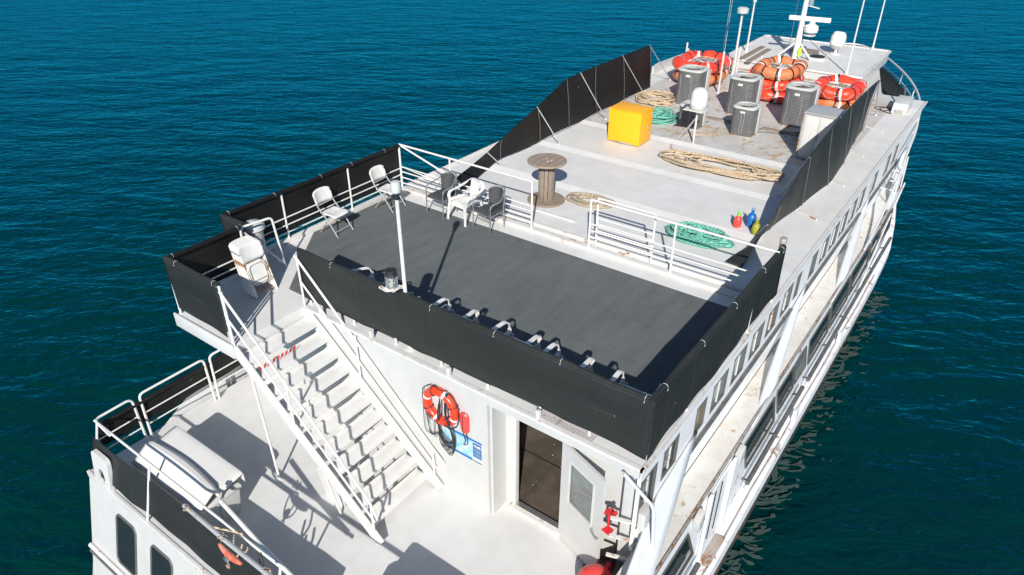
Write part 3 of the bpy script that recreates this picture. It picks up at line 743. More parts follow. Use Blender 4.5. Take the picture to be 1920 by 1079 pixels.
screen('canvas_screen', 'black canvas screen on the port rail behind the two white folding chairs', (.06, 8.76), (4.68, 8.76), .22, 1.10, m='vinylin', seed=3)
screen('canvas_screen', 'short black canvas screen on the aft edge of the stair platform', (-1.50, 6.62), (-1.50, 8.10), .12, 1.09, seed=4)
screen('canvas_screen', 'black canvas screen on the platform side behind the stack of folded chairs', (-1.47, 8.10), (-.04, 8.10), .22, 1.09, m='vinylin', seed=5)
screen('canvas_screen', 'tiny black canvas corner screen between the platform and the port rail', (.04, 8.14), (.04, 8.76), .22, 1.09, seed=6, ties=False)
screen('canvas_screen', 'low black canvas band along the stern rail of the lower deck beside the white locker', (-3.22, 8.80), (-3.16, 3.1), -2.56, -1.92, lean=(.3, 0), seed=7, ties=False, roll=False)
screen('canvas_screen', 'black canvas strip lashed low on the port rail of the lower deck', (-3.1, 8.86), (-.05, 8.90), -2.30, -1.78, m='vinylin', seed=8, ties=False)
bsr = thing('canvas_screen', 'black canvas screen inside the curved bow rail far forward', 'screen', (21.0, .4, LZ), 0, SG)
bp_ = [q for q in smooth_path(full) if q.x > 20.6 and q.y < 3.6]
m_ = MB(); m_.grid(lambda u, v: V(bp_[min(int(u * (len(bp_) - 1)), len(bp_) - 1)].x - .06, bp_[min(int(u * (len(bp_) - 1)), len(bp_) - 1)].y + .12, LZ + .03 + .85 * v), len(bp_) - 1, 4); m_.build('canvas', 'vinylin', bsr, solid=.008)
# tall windbreaks on the mid deck, rising towards the bow
def windbreak(label, y, sgn, seed):
    if sgn > 0:
        prof = [(5.3, .10), (6.2, .26), (6.95, .42), (7.55, .58), (9.2, 1.0), (10.7, 1.42), (12.3, 1.44), (14.0, 1.44), (15.9, 1.42)]
        basep = [(5.3, y - .5), (6.2, y - .22), (7.0, y), (7.5, y + .1), (8.2, y), (12, y), (15.9, y)]
    else:
        prof = [(5.7, .05), (6.0, .10), (6.5, .30), (7.6, .70), (8.6, 1.05), (10.2, 1.38), (12.6, 1.55), (14.4, 1.55), (15.4, 1.52)]
        basep = [(5.7, 1.15), (6.86, 1.0), (8.2, .88), (9.42, .75), (10.88, .60), (12.3, .66), (13.8, .82), (15.4, .93)]
    X0, X1 = prof[0][0], prof[-1][0]
    def ip(P_, x):
        for (a, b), (c, d_) in zip(P_, P_[1:]):
            if a <= x <= c: return b + (d_ - b) * (x - a) / (c - a)
        return P_[-1][1] if x > P_[0][0] else P_[0][1]
    root = thing('windbreak_screen', label, 'windbreak', (X0, y, 0), 0, 'tall windbreak screens either side of the mid deck')
    def sm(P_, x): return (ip(P_, x - .25) + ip(P_, x) * 2 + ip(P_, x + .25)) / 4
    def fn(u, v):
        x = X0 + (X1 - X0) * u; h = ip(prof, x); z = .03 + (h - .03) * v
        bulge = .035 * math.sin(PI * v) * math.sin(x * 1.15 + seed) + .012 * math.sin(x * 5.7 + v * 2) * math.sin(PI * v)
        yb = sm(basep, x); yt = y + (.10 * h if sgn > 0 else -.04)
        return V(x, yb + (yt - yb) * v + bulge, z + (1 - v) * .04 * abs(math.sin(x * 1.4)))
    m_ = MB(); m_.grid(fn, 140, 14); m_.build('canvas', 'vinylin' if sgn > 0 else 'vinyl', root, solid=.008)
    W_ = X1 - X0
    for x in (7.5, 9.2, 10.7, 12.3, 14.0, X1 - .05):
        u = (x - X0) / W_; t = MB(); t.tube([fn(u, 0) - V(0, .03, .0), fn(u, .5) - V(0, .03, 0), fn(u, 1) - V(0, .03, 0)], .009, 6); t.build('upright', 'pipe', root)
    for xt, xb, yo in ((6.93, 7.2, .24), (9.2, 9.46, .50), (11.47, 12.1, .45), (13.98, 15.1, .2), (X1 - .05, 17.3, .1)):
        p = fn((xt - X0) / W_, 1); t = MB(); q = V(xb, y - sgn * yo, .01)
        t.tube([p, q], .014, 6); t.lathe(q, [(.04, 0), (.03, .02)], 8); t.build('brace', 'galv', root)
    t = MB(); t.tube([fn(i / 60, 0) - V(0, 0, .01) for i in range(20, 61)], .010, 5); t.build('bottom_batten', 'trim', root)
windbreak('tall black windbreak screen along the port edge behind the yellow box', 7.86, 1, 0)
windbreak('tall black windbreak screen along the starboard side beside the white cabinet', .86, -1, 2)
for i, (x, y0, y1) in enumerate(((16.0, .95, .42), (13.65, .8, .4), (11.3, .75, .3), (9.0, .72, .28))):
    lb = ['forwardmost', 'second from the bow', 'third from the bow', 'aftmost'][i]
    t = MB(); t.bar((x, y0, .02), (x - .3, y1, .02), .035, .03); tag(t.build('deck_strut', 'trim', None), f'thin rusty strut on the starboard deck outside the windbreak, {lb} of four', 'strut', 'struts on the starboard deck')

# ------------------------------------------------------------ folding chairs
def folding_chair(name='folding_chair'):
    r = thing(name, 'white folding chair', 'chair', (0, 0, 0), 0, 'white plastic folding chairs')
    # faces +x ; width along y ; seat height .44
    W = .225
    def back(u, v):      # curved panel
        y = (u - .5) * .46; z = .60 + .27 * v + .02 * (1 - (2 * u - 1) ** 2) * v
        x = -.235 - .07 * v - .055 * (1 - (2 * u - 1) ** 2) + .01
        e = .03 * (abs(2 * u - 1) ** 8); return V(x, y, z - (e if v > .5 else -e))
    m = MB(); m.grid(back, 16, 6); m.build('backrest', 'chalk', r, solid=.022)
    def seat(u, v):
        x = -.19 + .43 * v; y = (u - .5) * (.42 - .03 * (1 - v)); z = .445 - .022 * math.sin(PI * u) * math.sin(PI * min(1, v * 1.1)) - .05 * max(0, v - .82) ** 1.0 / .18 * .6
        k = 1 - .12 * abs(2 * u - 1) ** 6 * (1 if v > .9 else 0); return V(x * (k if v > .9 else 1), y, z)
    m = MB(); m.grid(seat, 14, 12); m.build('seat', 'chalk', r, solid=.024)
    for s_ in (-1, 1):
        t = MB(); t.tube(bend([(-.31, s_ * W, .82), (-.225, s_ * W, .58), (.0, s_ * W, .36), (.26, s_ * W, 0)], .12), .012, 8); t.build('front_leg', 'galv', r)
        t = MB(); t.tube([(.06, s_ * (W - .02), .40), (-.25, s_ * (W - .02), 0)], .012, 8); t.build('rear_leg', 'rusttube', r)
    t = MB(); t.tube([(-.22, -W, .60), (-.22, W, .60)], .011, 8); t.build('back_bar', 'galv', r)
    t = MB(); t.tube([(.19, -W, .10), (.19, W, .10)], .009, 6); t.tube([(-.17, -W + .02, .12), (-.17, W - .02, .12)], .009, 6); t.build('stretcher', 'galv', r)
    return r
fc = folding_chair(); fc.location = (2.25, 8.28, .014); fc.rotation_euler = (0, 0, R(-86))
fc['label'] = 'open white folding chair against the port screen, nearer of the two'
dup(fc, (3.78, 8.22, .014), R(-84), 'open white folding chair near the front rail corner, behind the thin mast')
# stack of folded chairs leaning on the platform
def folded_chair():
    r = thing('folded_chair', 'x', 'chair', (0, 0, 0), 0, 'folded chairs leaning in a stack')
    W = .225
    def back(u, v):
        x = (u - .5) * .47; z = .66 + .31 * v + .015 * (1 - (2 * u - 1) ** 2) * v; y = .035 * (1 - (2 * u - 1) ** 2) - .012
        e = .035 * (abs(2 * u - 1) ** 8); return V(x, y, z - (e if v > .5 else -e))
    m = MB(); m.grid(back, 16, 6); m.build('backrest', 'chalk', r, solid=.02)
    for s_ in (-1, 1):
        t = MB(); t.tube(bend([(s_ * W, 0, .9), (s_ * W, 0, .5), (s_ * W, -.005, .0)], .05), .011, 7); t.build('front_leg', 'railrust', r)
    t = MB(); t.tube(bend([(-W + .03, -.004, .02), (-W + .03, -.004, .60), (W - .03, -.004, .60), (W - .03, -.004, .02)], .1), .010, 7); t.build('rear_leg', 'railrust', r)
    t = MB(); poly = rrect(-.17, .17, .22, .60, .08); t.tube([V(x, -.018, z) for x, z in poly], .009, 6, closed=True); t.build('seat_frame', 'railrust', r)
    t = MB(); t.prism([(x * .92, z * 1.0) for x, z in rrect(-.17, .17, .235, .58, .08)], .004, .018, 'y'); t.build('seat', 'chalk', r)
    t = MB(); t.tube([(-W, 0, .30), (W, 0, .30)], .009, 6); t.tube([(-W, 0, .06), (W, 0, .06)], .009, 6); t.build('stretcher', 'rusttube', r)
    return r
fd0 = folded_chair(); NF = 8
ords = ['front', 'second', 'third', 'fourth', 'fifth', 'sixth', 'seventh', 'rearmost']
for k in range(NF):
    o = fd0 if k == 0 else dup(fd0)
    o.location = (-.19 + .006 * math.sin(k * 3), 7.40 + .042 * k, .0); o.rotation_euler = (R(-17 + .5 * k), 0, R(1.0 * math.sin(k * 2.3)))
    o['label'] = f'rust stained white folded chair leaning on the stair platform, {ords[k]} of the stack'

# ------------------------------------------------------------ tube armchairs and white monobloc
def tube_chair(mat='charcoal'):
    r = thing('armchair', 'x', 'chair')
    def back(u, v):
        a = (u - .5) * 2; y = a * .20; z = .44 + .38 * v - .05 * abs(a) ** 4 * v; x = -.20 - .07 * v - .07 * (1 - a * a) * (.4 + .6 * v) + .09 * abs(a) ** 2 * v
        return V(x, y, z)
    m = MB(); m.grid(back, 14, 10); m.build('backrest', mat, r, solid=.022)
    m = MB(); m.grid(lambda u, v: V(-.21 + .44 * v, (u - .5) * (.40 + .03 * v), .43 - .02 * math.sin(PI * u) - .02 * max(0, v - .85) / .15), 12, 10); m.build('seat', mat, r, solid=.03)
    for s_ in (-1, 1):
        t = MB(); t.tube(bend([(.24, s_ * .25, 0), (.22, s_ * .255, .64), (-.10, s_ * .265, .67), (-.30, s_ * .14, .80)], .09), .0135, 8); t.build('arm', 'chrome', r)
        t = MB(); t.tube(bend([(-.22, s_ * .21, 0), (-.20, s_ * .21, .42), (-.26, s_ * .20, .80)], .08), .012, 8); t.build('rear_leg', 'chrome', r)
        t = MB(); t.tube([(.225, s_ * .25, .39), (-.2, s_ * .21, .39)], .010, 6); t.build('side_bar', 'chrome', r)
    t = MB(); t.tube([(.225, -.25, .39), (.225, .25, .39)], .011, 6); t.tube([(.23, -.25, .30), (.23, .25, .30)], .008, 6); t.tube([(-.2, -.21, .30), (-.2, .21, .30)], .009, 6); t.build('stretcher', 'chrome', r)
    t = MB(); t.tube(smooth_path([(-.28, -.19, .80), (-.345, -.1, .835), (-.36, 0, .84), (-.345, .1, .835), (-.28, .19, .80)], 4), .0135, 8); t.build('top_tube', 'chrome', r)
    return r
tc = tube_chair(); tc.location = (4.26, 7.08, .006); tc.rotation_euler = (0, 0, R(176)); tc['label'] = 'black woven armchair with aluminium tube frame, left of the white plastic chair'; tc['group'] = 'black tube frame armchairs'
dup(tc, (4.27, 5.78, .006), R(172), 'black woven armchair with aluminium tube frame, right of the white plastic chair')
def monobloc():
    r = thing('plastic_armchair', 'x', 'chair')
    # one moulded shell: back with side openings, arms, seat, splayed legs
    m = MB(); m.grid(lambda u, v: V(-.22 - .10 * v - .035 * (1 - (2 * u - 1) ** 2), (u - .5) * (.20 + .08 * v), .40 + .40 * v), 10, 12); m.build('backrest', 'chalk', r, solid=.012)
    m = MB(); m.grid(lambda u, v: V(-.24 + .48 * v, (u - .5) * (.42 + .06 * v), .415 - .02 * math.sin(PI * u) * math.sin(PI * v) - .05 * max(0, v - .85) / .15), 14, 12); m.build('seat', 'chalk', r, solid=.014)
    def strap(pts, w0, w1, up=(0, 0, 1), n=5, m_=None):
        P_ = smooth_path(pts, n); mm = m_ or MB(); N = len(P_); vs = []
        for i, p in enumerate(P_):
            t = (P_[min(i + 1, N - 1)] - P_[max(0, i - 1)]).normalized(); s_ = t.cross(V(up)).normalized(); u_ = s_.cross(t).normalized(); w_ = w0 + (w1 - w0) * i / (N - 1)
            vs += [p + s_ * w_ / 2 - u_ * .007, p - s_ * w_ / 2 - u_ * .007, p - s_ * w_ / 2 + u_ * .007, p + s_ * w_ / 2 + u_ * .007]
        fs = [(0, 1, 2, 3), (4 * N - 1, 4 * N - 2, 4 * N - 3, 4 * N - 4)]
        for i in range(N - 1):
            for k in range(4): l = (k + 1) % 4; fs.append((4 * i + k, 4 * i + 4 + k, 4 * i + 4 + l, 4 * i + l))
        mm.add(vs, fs); return mm
    for s_ in (-1, 1):
        mm = strap([(-.33, 0, .815), (-.33, s_ * .16, .80), (-.26, s_ * .265, .70), (-.05, s_ * .29, .645), (.16, s_ * .285, .63), (.22, s_ * .275, .55), (.22, s_ * .25, .41)], .075, .06, (0, 0, 1)); mm.build('arm', 'chalk', r)
        mm = strap([(.235, s_ * .23, .43), (.26, s_ * .26, .2), (.28, s_ * .275, 0)], .085, .05, (1, 0, 0)); mm.build('front_leg', 'chalk', r)
        mm = strap([(-.24, s_ * .20, .43), (-.29, s_ * .235, .2), (-.34, s_ * .25, 0)], .08, .05, (1, 0, 0)); mm.build('rear_leg', 'chalk', r)
        m = MB(); m.grid(lambda u, v: V(-.23 + .46 * u, s_ * (.215 + .035 * v + .02 * u), .41 + .055 * v + (.02 * u)), 8, 3); m.build('side_rim', 'chalk', r, solid=.01)
    return r
mc = monobloc(); mc.location = (4.30, 6.45, .006); mc.rotation_euler = (0, 0, R(172)); mc['label'] = 'white moulded plastic armchair between the two black armchairs'; mc['group'] = 'white plastic armchairs'
for k, y in enumerate((3.62, 2.46, 1.54, .46)):
    o_ = dup(mc, (.56 + .02 * (k % 2), y, .014), R((2, -1, 1, 6)[k]), ['white plastic armchair behind the aft screen, nearest the lantern mast', 'white plastic armchair behind the aft screen, second from the lantern mast',
        'white plastic armchair behind the aft screen, third from the lantern mast', 'white plastic armchair tucked into the starboard corner of the screens'][k]); o_.scale = (1.08, 1.05, 1.12)
t2 = tube_chair('galv'); t2.location = (.50, 4.86, .014); t2.rotation_euler = (0, 0, R(-14)); t2['label'] = 'grey mesh armchair just left of the lantern behind the aft screen'; t2['group'] = 'grey mesh armchairs'
dup(t2, (.46, 4.10, .014), R(8), 'grey mesh armchair just right of the lantern behind the screen')
dup(mc, (.52, 5.55, .014), R(-24), 'white plastic armchair at the port end of the aft screen, left of the lantern')

# ------------------------------------------------------------ lantern mast
lm = thing('lantern_mast', 'thin white mast rising at the aft screen with a small lamp on top', 'mast', (.10, 4.16, 0))
t = MB(); t.tube([(.10, 4.16, .014), (.10, 4.16, 2.62)], .033, 12, r2=.028); t.lathe((.10, 4.16, .016), [(.09, 0), (.09, .012)], 12); t.build('pole', 'rail', lm)
t = MB(); t.lathe((.10, 4.16, 2.60), [(.03, 0), (.045, .02), (.045, .09), (.035, .1)], 12); t.build('lamp_socket', 'black', lm)
t = MB(); t.lathe((.10, 4.16, 2.70), [(.05, 0), (.07, .02), (.075, .12), (.06, .17), (.0, .18)], 16); t.build('top_lamp', 'actop', lm)
t = MB(); t.bar((.08, 4.16, 1.18), (-.16, 4.28, 1.18), .05, .03); t.bar((-.16, 4.28, 1.18), (-.14, 4.44, 1.18), .05, .03); t.box((-.16, 4.14, 1.195), (.04, 4.34, 1.21)); t.build('bracket', 'railrust', lm)
ln = thing('lantern', 'large glass masthead lantern with black cap on the bracket above the aft screen', 'lantern', (-.07, 4.25, 1.21))
t = MB(); t.lathe((-.07, 4.25, 1.21), [(.085, 0), (.09, .02), (.075, .035)], 18); t.build('base', 'chrome', ln)
t = MB(); t.lathe((-.07, 4.25, 1.24), [(.085, 0), (.088, .05), (.088, .12), (.085, .17)], 20); t.build('glass', 'lamp_glass', ln)
t = MB(); t.lathe((-.07, 4.25, 1.245), [(.03, 0), (.035, .05), (.02, .06), (.02, .1), (.03, .11), (.03, .14)], 14); t.build('bulb', 'curtain', ln)
t = MB(); t.lathe((-.07, 4.25, 1.41), [(.09, 0), (.098, .01), (.095, .03), (.092, .035), (.092, .09), (.08, .10), (.06, .085)], 20); t.build('cap', 'black', ln)
for a in (0, 2.1, 4.2):
    t = MB(); c = V(-.07 + .098 * math.cos(a), 4.25 + .098 * math.sin(a), 1.22); t.tube([c, c + V(0, 0, .24)], .006, 5); t.build('guard_rod', 'chrome', ln)

# mushroom vent
t = MB(); t.lathe((.44, 8.40, .003), [(.15, 0), (.15, .72), (.16, .73)], 20); mv = thing('mushroom_vent', 'grey round topped vent trunk in the corner beside the folded chairs', 'vent', (.44, 8.40, 0)); t.build('trunk', 'galv', mv)
t = MB(); t.lathe((.44, 8.40, .74), [(.17, 0), (.21, .03), (.20, .1), (.13, .16), (.0, .18)], 22); t.build('cap', 'actop', mv)

# ------------------------------------------------------------ lifebuoy with ropes, float pouch, map board
lb = thing('lifebuoy', 'orange lifebuoy with white bands hanging on the aft wall', 'lifebuoy', (-.07, 3.42, -.70))
Rr, rt = .290, .070
def ringpt(a, rr=Rr): return V(-.075, 3.42 + rr * math.cos(a), -.70 + rr * math.sin(a))
t = MB(); t.tube([ringpt(2 * PI * k / 48) for k in range(48)], rt, 14, closed=True); t.build('ring', 'ring', lb)
for a0 in (20, 110, 200, 290):
    t = MB(); t.tube([ringpt(R(a0 + k * 2.2)) for k in range(-2, 3)], rt + .002, 14, caps=False); t.build('reflective_band', 'band', lb)
for txt, a0, st in (('URA', 318, 11), ('MI', 262, 9), ('SE', 228, 9)):
    for i, ch in enumerate(txt):
        a = R(a0 - (len(txt) - 1) * st / 2 + i * st)
        q = V(-.075 - rt - .003, 3.42 - Rr * math.cos(a), -.70 + Rr * math.sin(a)) - lb.location
        text_mesh('lettering', ch, .085, 'black', lb, q, (Matrix.Rotation(R(-90), 4, 'Z') @ Matrix.Rotation(R(90), 4, 'X') @ Matrix.Rotation(a + PI / 2, 4, 'Z')).to_euler(), .004)
rp = MB(); rnd = random.Random(3)
g = [ringpt(2 * PI * k / 60, Rr + rt + .005 + .028 * abs(math.sin(2 * 2 * PI * k / 60)) * (1 + .8 * rnd.random())) + V(-.03 * rnd.random(), 0, 0) for k in range(60)]
rp.tube(g, .008, 6, closed=True)
for k in range(4):
    a = R(65 + 90 * k); c = ringpt(a); rad = V(0, math.cos(a), math.sin(a))
    rp.tube([c + (rad * math.cos(b) + V(-1, 0, 0) * math.sin(b)) * (rt + .008) for b in [i * PI / 8 for i in range(16)]], .009, 6, closed=True)
rp.build('grab_line', 'black', lb)
hr = MB()
for k in range(13):
    w_ = rnd.uniform(.02, .14) if k > 6 else rnd.uniform(.0, .07); zb_ = -1.36 - rnd.random() * .36; y0 = 3.26 + rnd.uniform(-.02, .02)
    side = 1 if k % 3 else -1
    pts = [(-.10, y0, -.35), (-.17, y0 - .02, -.7), (-.15, 3.17 + rnd.uniform(-.02, .02), -1.0), (-.10, 3.15 + rnd.uniform(-.03, .04), -1.25), (-.06, 3.22 + w_, zb_), (-.06, 3.42 + w_ * .6, zb_ + .1), (-.10, 3.46 + rnd.uniform(-.02, .03), -1.1), (-.16, 3.40 + rnd.uniform(-.03, .03), -.8), (-.15, 3.36, -.45)]
    hr.tube(smooth_path(pts, 5), .0065, 5)
for k in range(4):
    a = rnd.uniform(3.5, 3.8); hr.tube(smooth_path([(-.1, 3.74, -.55), (-.10, a, -.95), (-.06, a - .05 + rnd.random() * .1, -1.35 - rnd.random() * .2), (-.07, 3.5, -1.3)], 5), .006, 5)
tag(hr.build('hanging_line', 'black', None), 'tangled black line looped over the orange lifebuoy and hanging down the white wall', 'rope')
po = thing('float_pouch', 'small red float pouch with black line hanging right of the lifebuoy', 'pouch', (-.04, 2.97, -.82))
def pouch(u, v):
    a = u * 2 * PI; h = v * 2 - 1; k = (1 - h ** 6) ** .5 if abs(h) < 1 else 0; return V(-.045 + .035 * k * math.sin(a), 2.97 + .085 * k * math.cos(a) * (1 + .12 * math.sin(3 * a)), -.83 + .21 * h)
m = MB(); m.grid(pouch, 20, 14); m.build('pouch_body', 'buoyred', po)
m = MB(); m.tube(smooth_path([(-.085, 2.965, -.66), (-.09, 2.975, -.8), (-.088, 2.965, -.98), (-.05, 2.96, -1.2), (-.03, 3.02, -1.32), (-.03, 2.93, -1.25), (-.04, 2.95, -1.0)], 5), .007, 5); m.build('pouch_line', 'black', po)
# map board: coloured nautical map panels on a flat board
mbd = thing('map_board', 'blue and white nautical map board fixed to the white aft wall below the lifebuoy', 'sign', (-.012, 3.06, -1.37))
def flat(name, y0, y1, z0, z1, x, m, pts=None):
    q = MB()
    if pts: q.prism(pts, x - .0012, x, 'x')
    else: q.box((x - .0012, y0, z0), (x, y1, z1))
    return q.build(name, m, mbd, smooth=False)
def mapmat():
    t = NT('map_print'); a = t.noise(7, 5, .6); b = t.noise(3.5, 3, .6, t.mapping((1, 1.3, 1), (0, 0, 0)))
    o = t.mix(t.ramp(a, .4, .65), (.22, .48, .72), (.50, .66, .74)); o = t.mix(t.ramp(b, .60, .66), o, (.62, .60, .40)); o = t.mix(t.ramp(b, .36, .33), o, (.10, .36, .62))
    t.col(o); t.set(Roughness=.35); M['map'] = t.m
    t = NT('photo_print'); a = t.noise(5, 5, .6, t.mapping((1, 1, 3))); t.col(t.mix(t.ramp(a, .35, .65), (.03, .07, .20), (.10, .22, .40))); t.set(Roughness=.35); M['photo'] = t.m
mapmat()
flat('board', 2.66, 3.46, -1.60, -1.13, -.004, 'chalk')
flat('header_strip', 2.66, 3.46, -1.175, -1.13, -.006, 'poster_blue')
flat('map_panel', 2.86, 3.45, -1.54, -1.18, -.006, 'map')
flat('photo_panel', 2.67, 2.85, -1.50, -1.19, -.006, 'photo')
flat('mountain_patch', 0, 0, 0, 0, -.0075, 'band', [(2.68, -1.26), (2.72, -1.225), (2.755, -1.25), (2.80, -1.235), (2.84, -1.245), (2.80, -1.255), (2.74, -1.27)])
flat('footer_strip', 2.86, 3.45, -1.60, -1.545, -.006, 'poster_blue')
flat('footer_strip', 2.67, 2.85, -1.595, -1.565, -.006, 'photo')
flat('inset_patch', 3.22, 3.29, -1.56, -1.47, -.0075, 'curtain')
for k in range(6): flat('text_line', 2.70, 2.82 - .02 * (k % 3), -1.33 - .022 * k, -1.326 - .022 * k, -.0075, 'map')
M['oldred'] = paint('worn_red_float', (.55, .10, .05), .5, .8, (.62, .50, .42), gs=9)
# ------------------------------------------------------------ mid deck: yellow box, spool, ropes
yb = thing('yellow_box', 'bright yellow box standing on the white mid deck', 'box', (10.85, 6.0, .005))
t = MB(); t.box((10.50, 5.50, .03), (11.22, 6.46, .90)); t.build('body', 'yellow', yb, bev=.012)
t = MB(); t.box((10.485, 5.485, .902), (11.235, 6.475, .93)); t.build('lid', 'yellow', yb, bev=.008)
t = MB(); t.box((10.95, 5.488, .42), (11.02, 5.499, .47)); t.build('latch', 'galv', yb)
for z in (.2, .72):
    t = MB(); t.box((11.12, 5.488, z), (11.17, 5.499, z + .09)); t.build('hinge', 'galv', yb)
t = MB(); t.box((10.488, 5.7, .02), (10.499, 6.26, .06)); t.build('kick_strip', 'rusttube', yb)
sp = thing('cable_spool', 'weathered wooden cable spool standing on end by the front rail', 'spool', (6.15, 5.60, .004))
def disc(z0, z1, r_):
    m = MB(); m.lathe((6.15, 5.60, z0), [(r_ - .01, 0), (r_, .01), (r_, z1 - z0 - .01), (r_ - .01, z1 - z0)], 36); return m
disc(.006, .05, .43).build('bottom_flange', 'wood', sp)
tf = disc(.93, .98, .44).build('top_flange', 'spoolwood', sp)
for k in range(5):
    y = 5.60 - .34 + .17 * k; hw = math.sqrt(max(.01, .43 ** 2 - (y - 5.6) ** 2)); q = MB(); q.box((6.15 - hw, y - .004, .9802), (6.15 + hw, y + .004, .9815)); q.build('plank_gap', 'black', tf, smooth=False)
for dx, dy in ((.07, .05), (-.06, -.06), (.02, -.1)):
    q = MB(); q.lathe((6.15 + dx, 5.6 + dy, .9816), [(.035, 0), (.03, .008)], 10); q.build('bolt', 'rusttube', tf)
for k in range(12):
    a = 2 * PI * k / 12; c = V(6.15 + .165 * math.cos(a), 5.60 + .165 * math.sin(a), .49)
    q = MB(); q.cbox(c, (.028, .076, .88), Matrix.Rotation(a, 3, 'Z')); q.build('stave', 'wood', sp, bev=.004)

def coil(name, label, c, rx, ry, n, thick, mat, h=.10, rz=0., wob=.05, seed=1, tail=None, group='rope coils on the deck'):
    rnd = random.Random(seed); m = MB(); pts = []
    steps = 34 * n; o1, o2 = rnd.random() * 6, rnd.random() * 6
    for i in range(steps + 1):
        a = 2 * PI * i / 34; lay = i / 34
        f = 1 + thick * math.sin(lay * 2.4 + o1) + wob * math.sin(a * 2.3 + o2 + lay) + wob * .6 * math.sin(a * 5.1 + lay * 3)
        x, y = rx * f * math.cos(a), ry * f * math.sin(a)
        z = .03 + h * (.5 + .5 * math.sin(lay * 3.9 + 1.3 * math.sin(a + lay))) * (.35 + .65 * min(1, lay / n * 1.5))
        pts.append(V(c[0] + x * math.cos(rz) - y * math.sin(rz), c[1] + x * math.sin(rz) + y * math.cos(rz), .006 + z))
    if tail:
        last = pts[-1]
        for k, q in enumerate(tail): pts.append(V(q[0], q[1], .03))
        pts = pts[:-len(tail)] + smooth_path([last] + [V(q[0], q[1], .03) for q in tail], 6)[1:]
    R_ = .024 if mat != 'green' else .026
    m.tube(pts, R_, 7); o = m.build(name, mat, None)
    off = V(c[0], c[1], 0)
    for v in o.data.vertices: v.co -= off
    o.location = off; return tag(o, label, 'rope', group)
coil('rope_coil', 'large tan rope laid in a long oval on the deck right of the yellow box', (10.35, 3.15), .40, 1.10, 9, .36, 'rope', .13, R(4), .13, 2, tail=[(10.9, 4.3), (10.9, 4.7), (11.2, 4.85)])
coil('rope_coil', 'small flat tan rope coil on the deck beside the wooden spool', (6.65, 4.72), .22, .42, 6, .35, 'ropedull', .05, R(6), .07, 5)
coil('rope_coil', 'tan rope coil between the port windbreak and the air conditioners', (14.7, 7.05), .48, .52, 10, .25, 'rope', .14, 0, .08, 8)
coil('rope_coil', 'teal green rope heap on the deck beyond the white gate rail', (6.42, 2.0), .24, .44, 13, .5, 'green', .12, R(3), .16, 11)
coil('rope_coil', 'teal green rope coil behind the yellow box', (13.0, 6.15), .42, .40, 14, .33, 'green', .20, 0, .07, 14)
bk = MB(); bk.cbox((10.95, 2.95, .05), (.10, .42, .05), Matrix.Rotation(R(4), 3, 'Z')); tag(bk.build('rubber_strip', 'black', None, bev=.01), 'short black rubber strip lying behind the long tan rope', 'strip')
# plastic cans by the starboard windbreak
def can(nm, label, loc, m_, s=1., cap='limegreen'):
    r = thing(nm, label, 'fender', (*loc, .005), 0, 'plastic fenders by the windbreak')
    q = MB(); q.lathe((*loc, .005), [(.07 * s, 0), (.10 * s, .02), (.11 * s, .10), (.105 * s, .22 * s), (.08 * s, .29 * s), (.04 * s, .32 * s)], 18); q.build('body', m_, r)
    q = MB(); q.lathe((*loc, .005 + .32 * s), [(.03, 0), (.035, .03), (.03, .06)], 12); q.build('neck', cap, r)
    q = MB(); q.tube([(loc[0], loc[1] + .03 * math.cos(a), .38 * s + .03 + .04 * math.sin(a)) for a in [i * PI / 5 for i in range(10)]], .008, 5, closed=True); q.build('eye', cap, r)
can('fender', 'small red plastic fender with green eye beside the blue one', (7.40, 1.56), 'buoyred', .8)
can('fender', 'blue plastic fender standing between the red and yellow ones', (7.6, 1.34), 'blue', .95, 'blue')
can('fender', 'yellow green plastic fender half hidden behind the windbreak foot', (7.30, 1.13), 'olive', .8, 'olive')

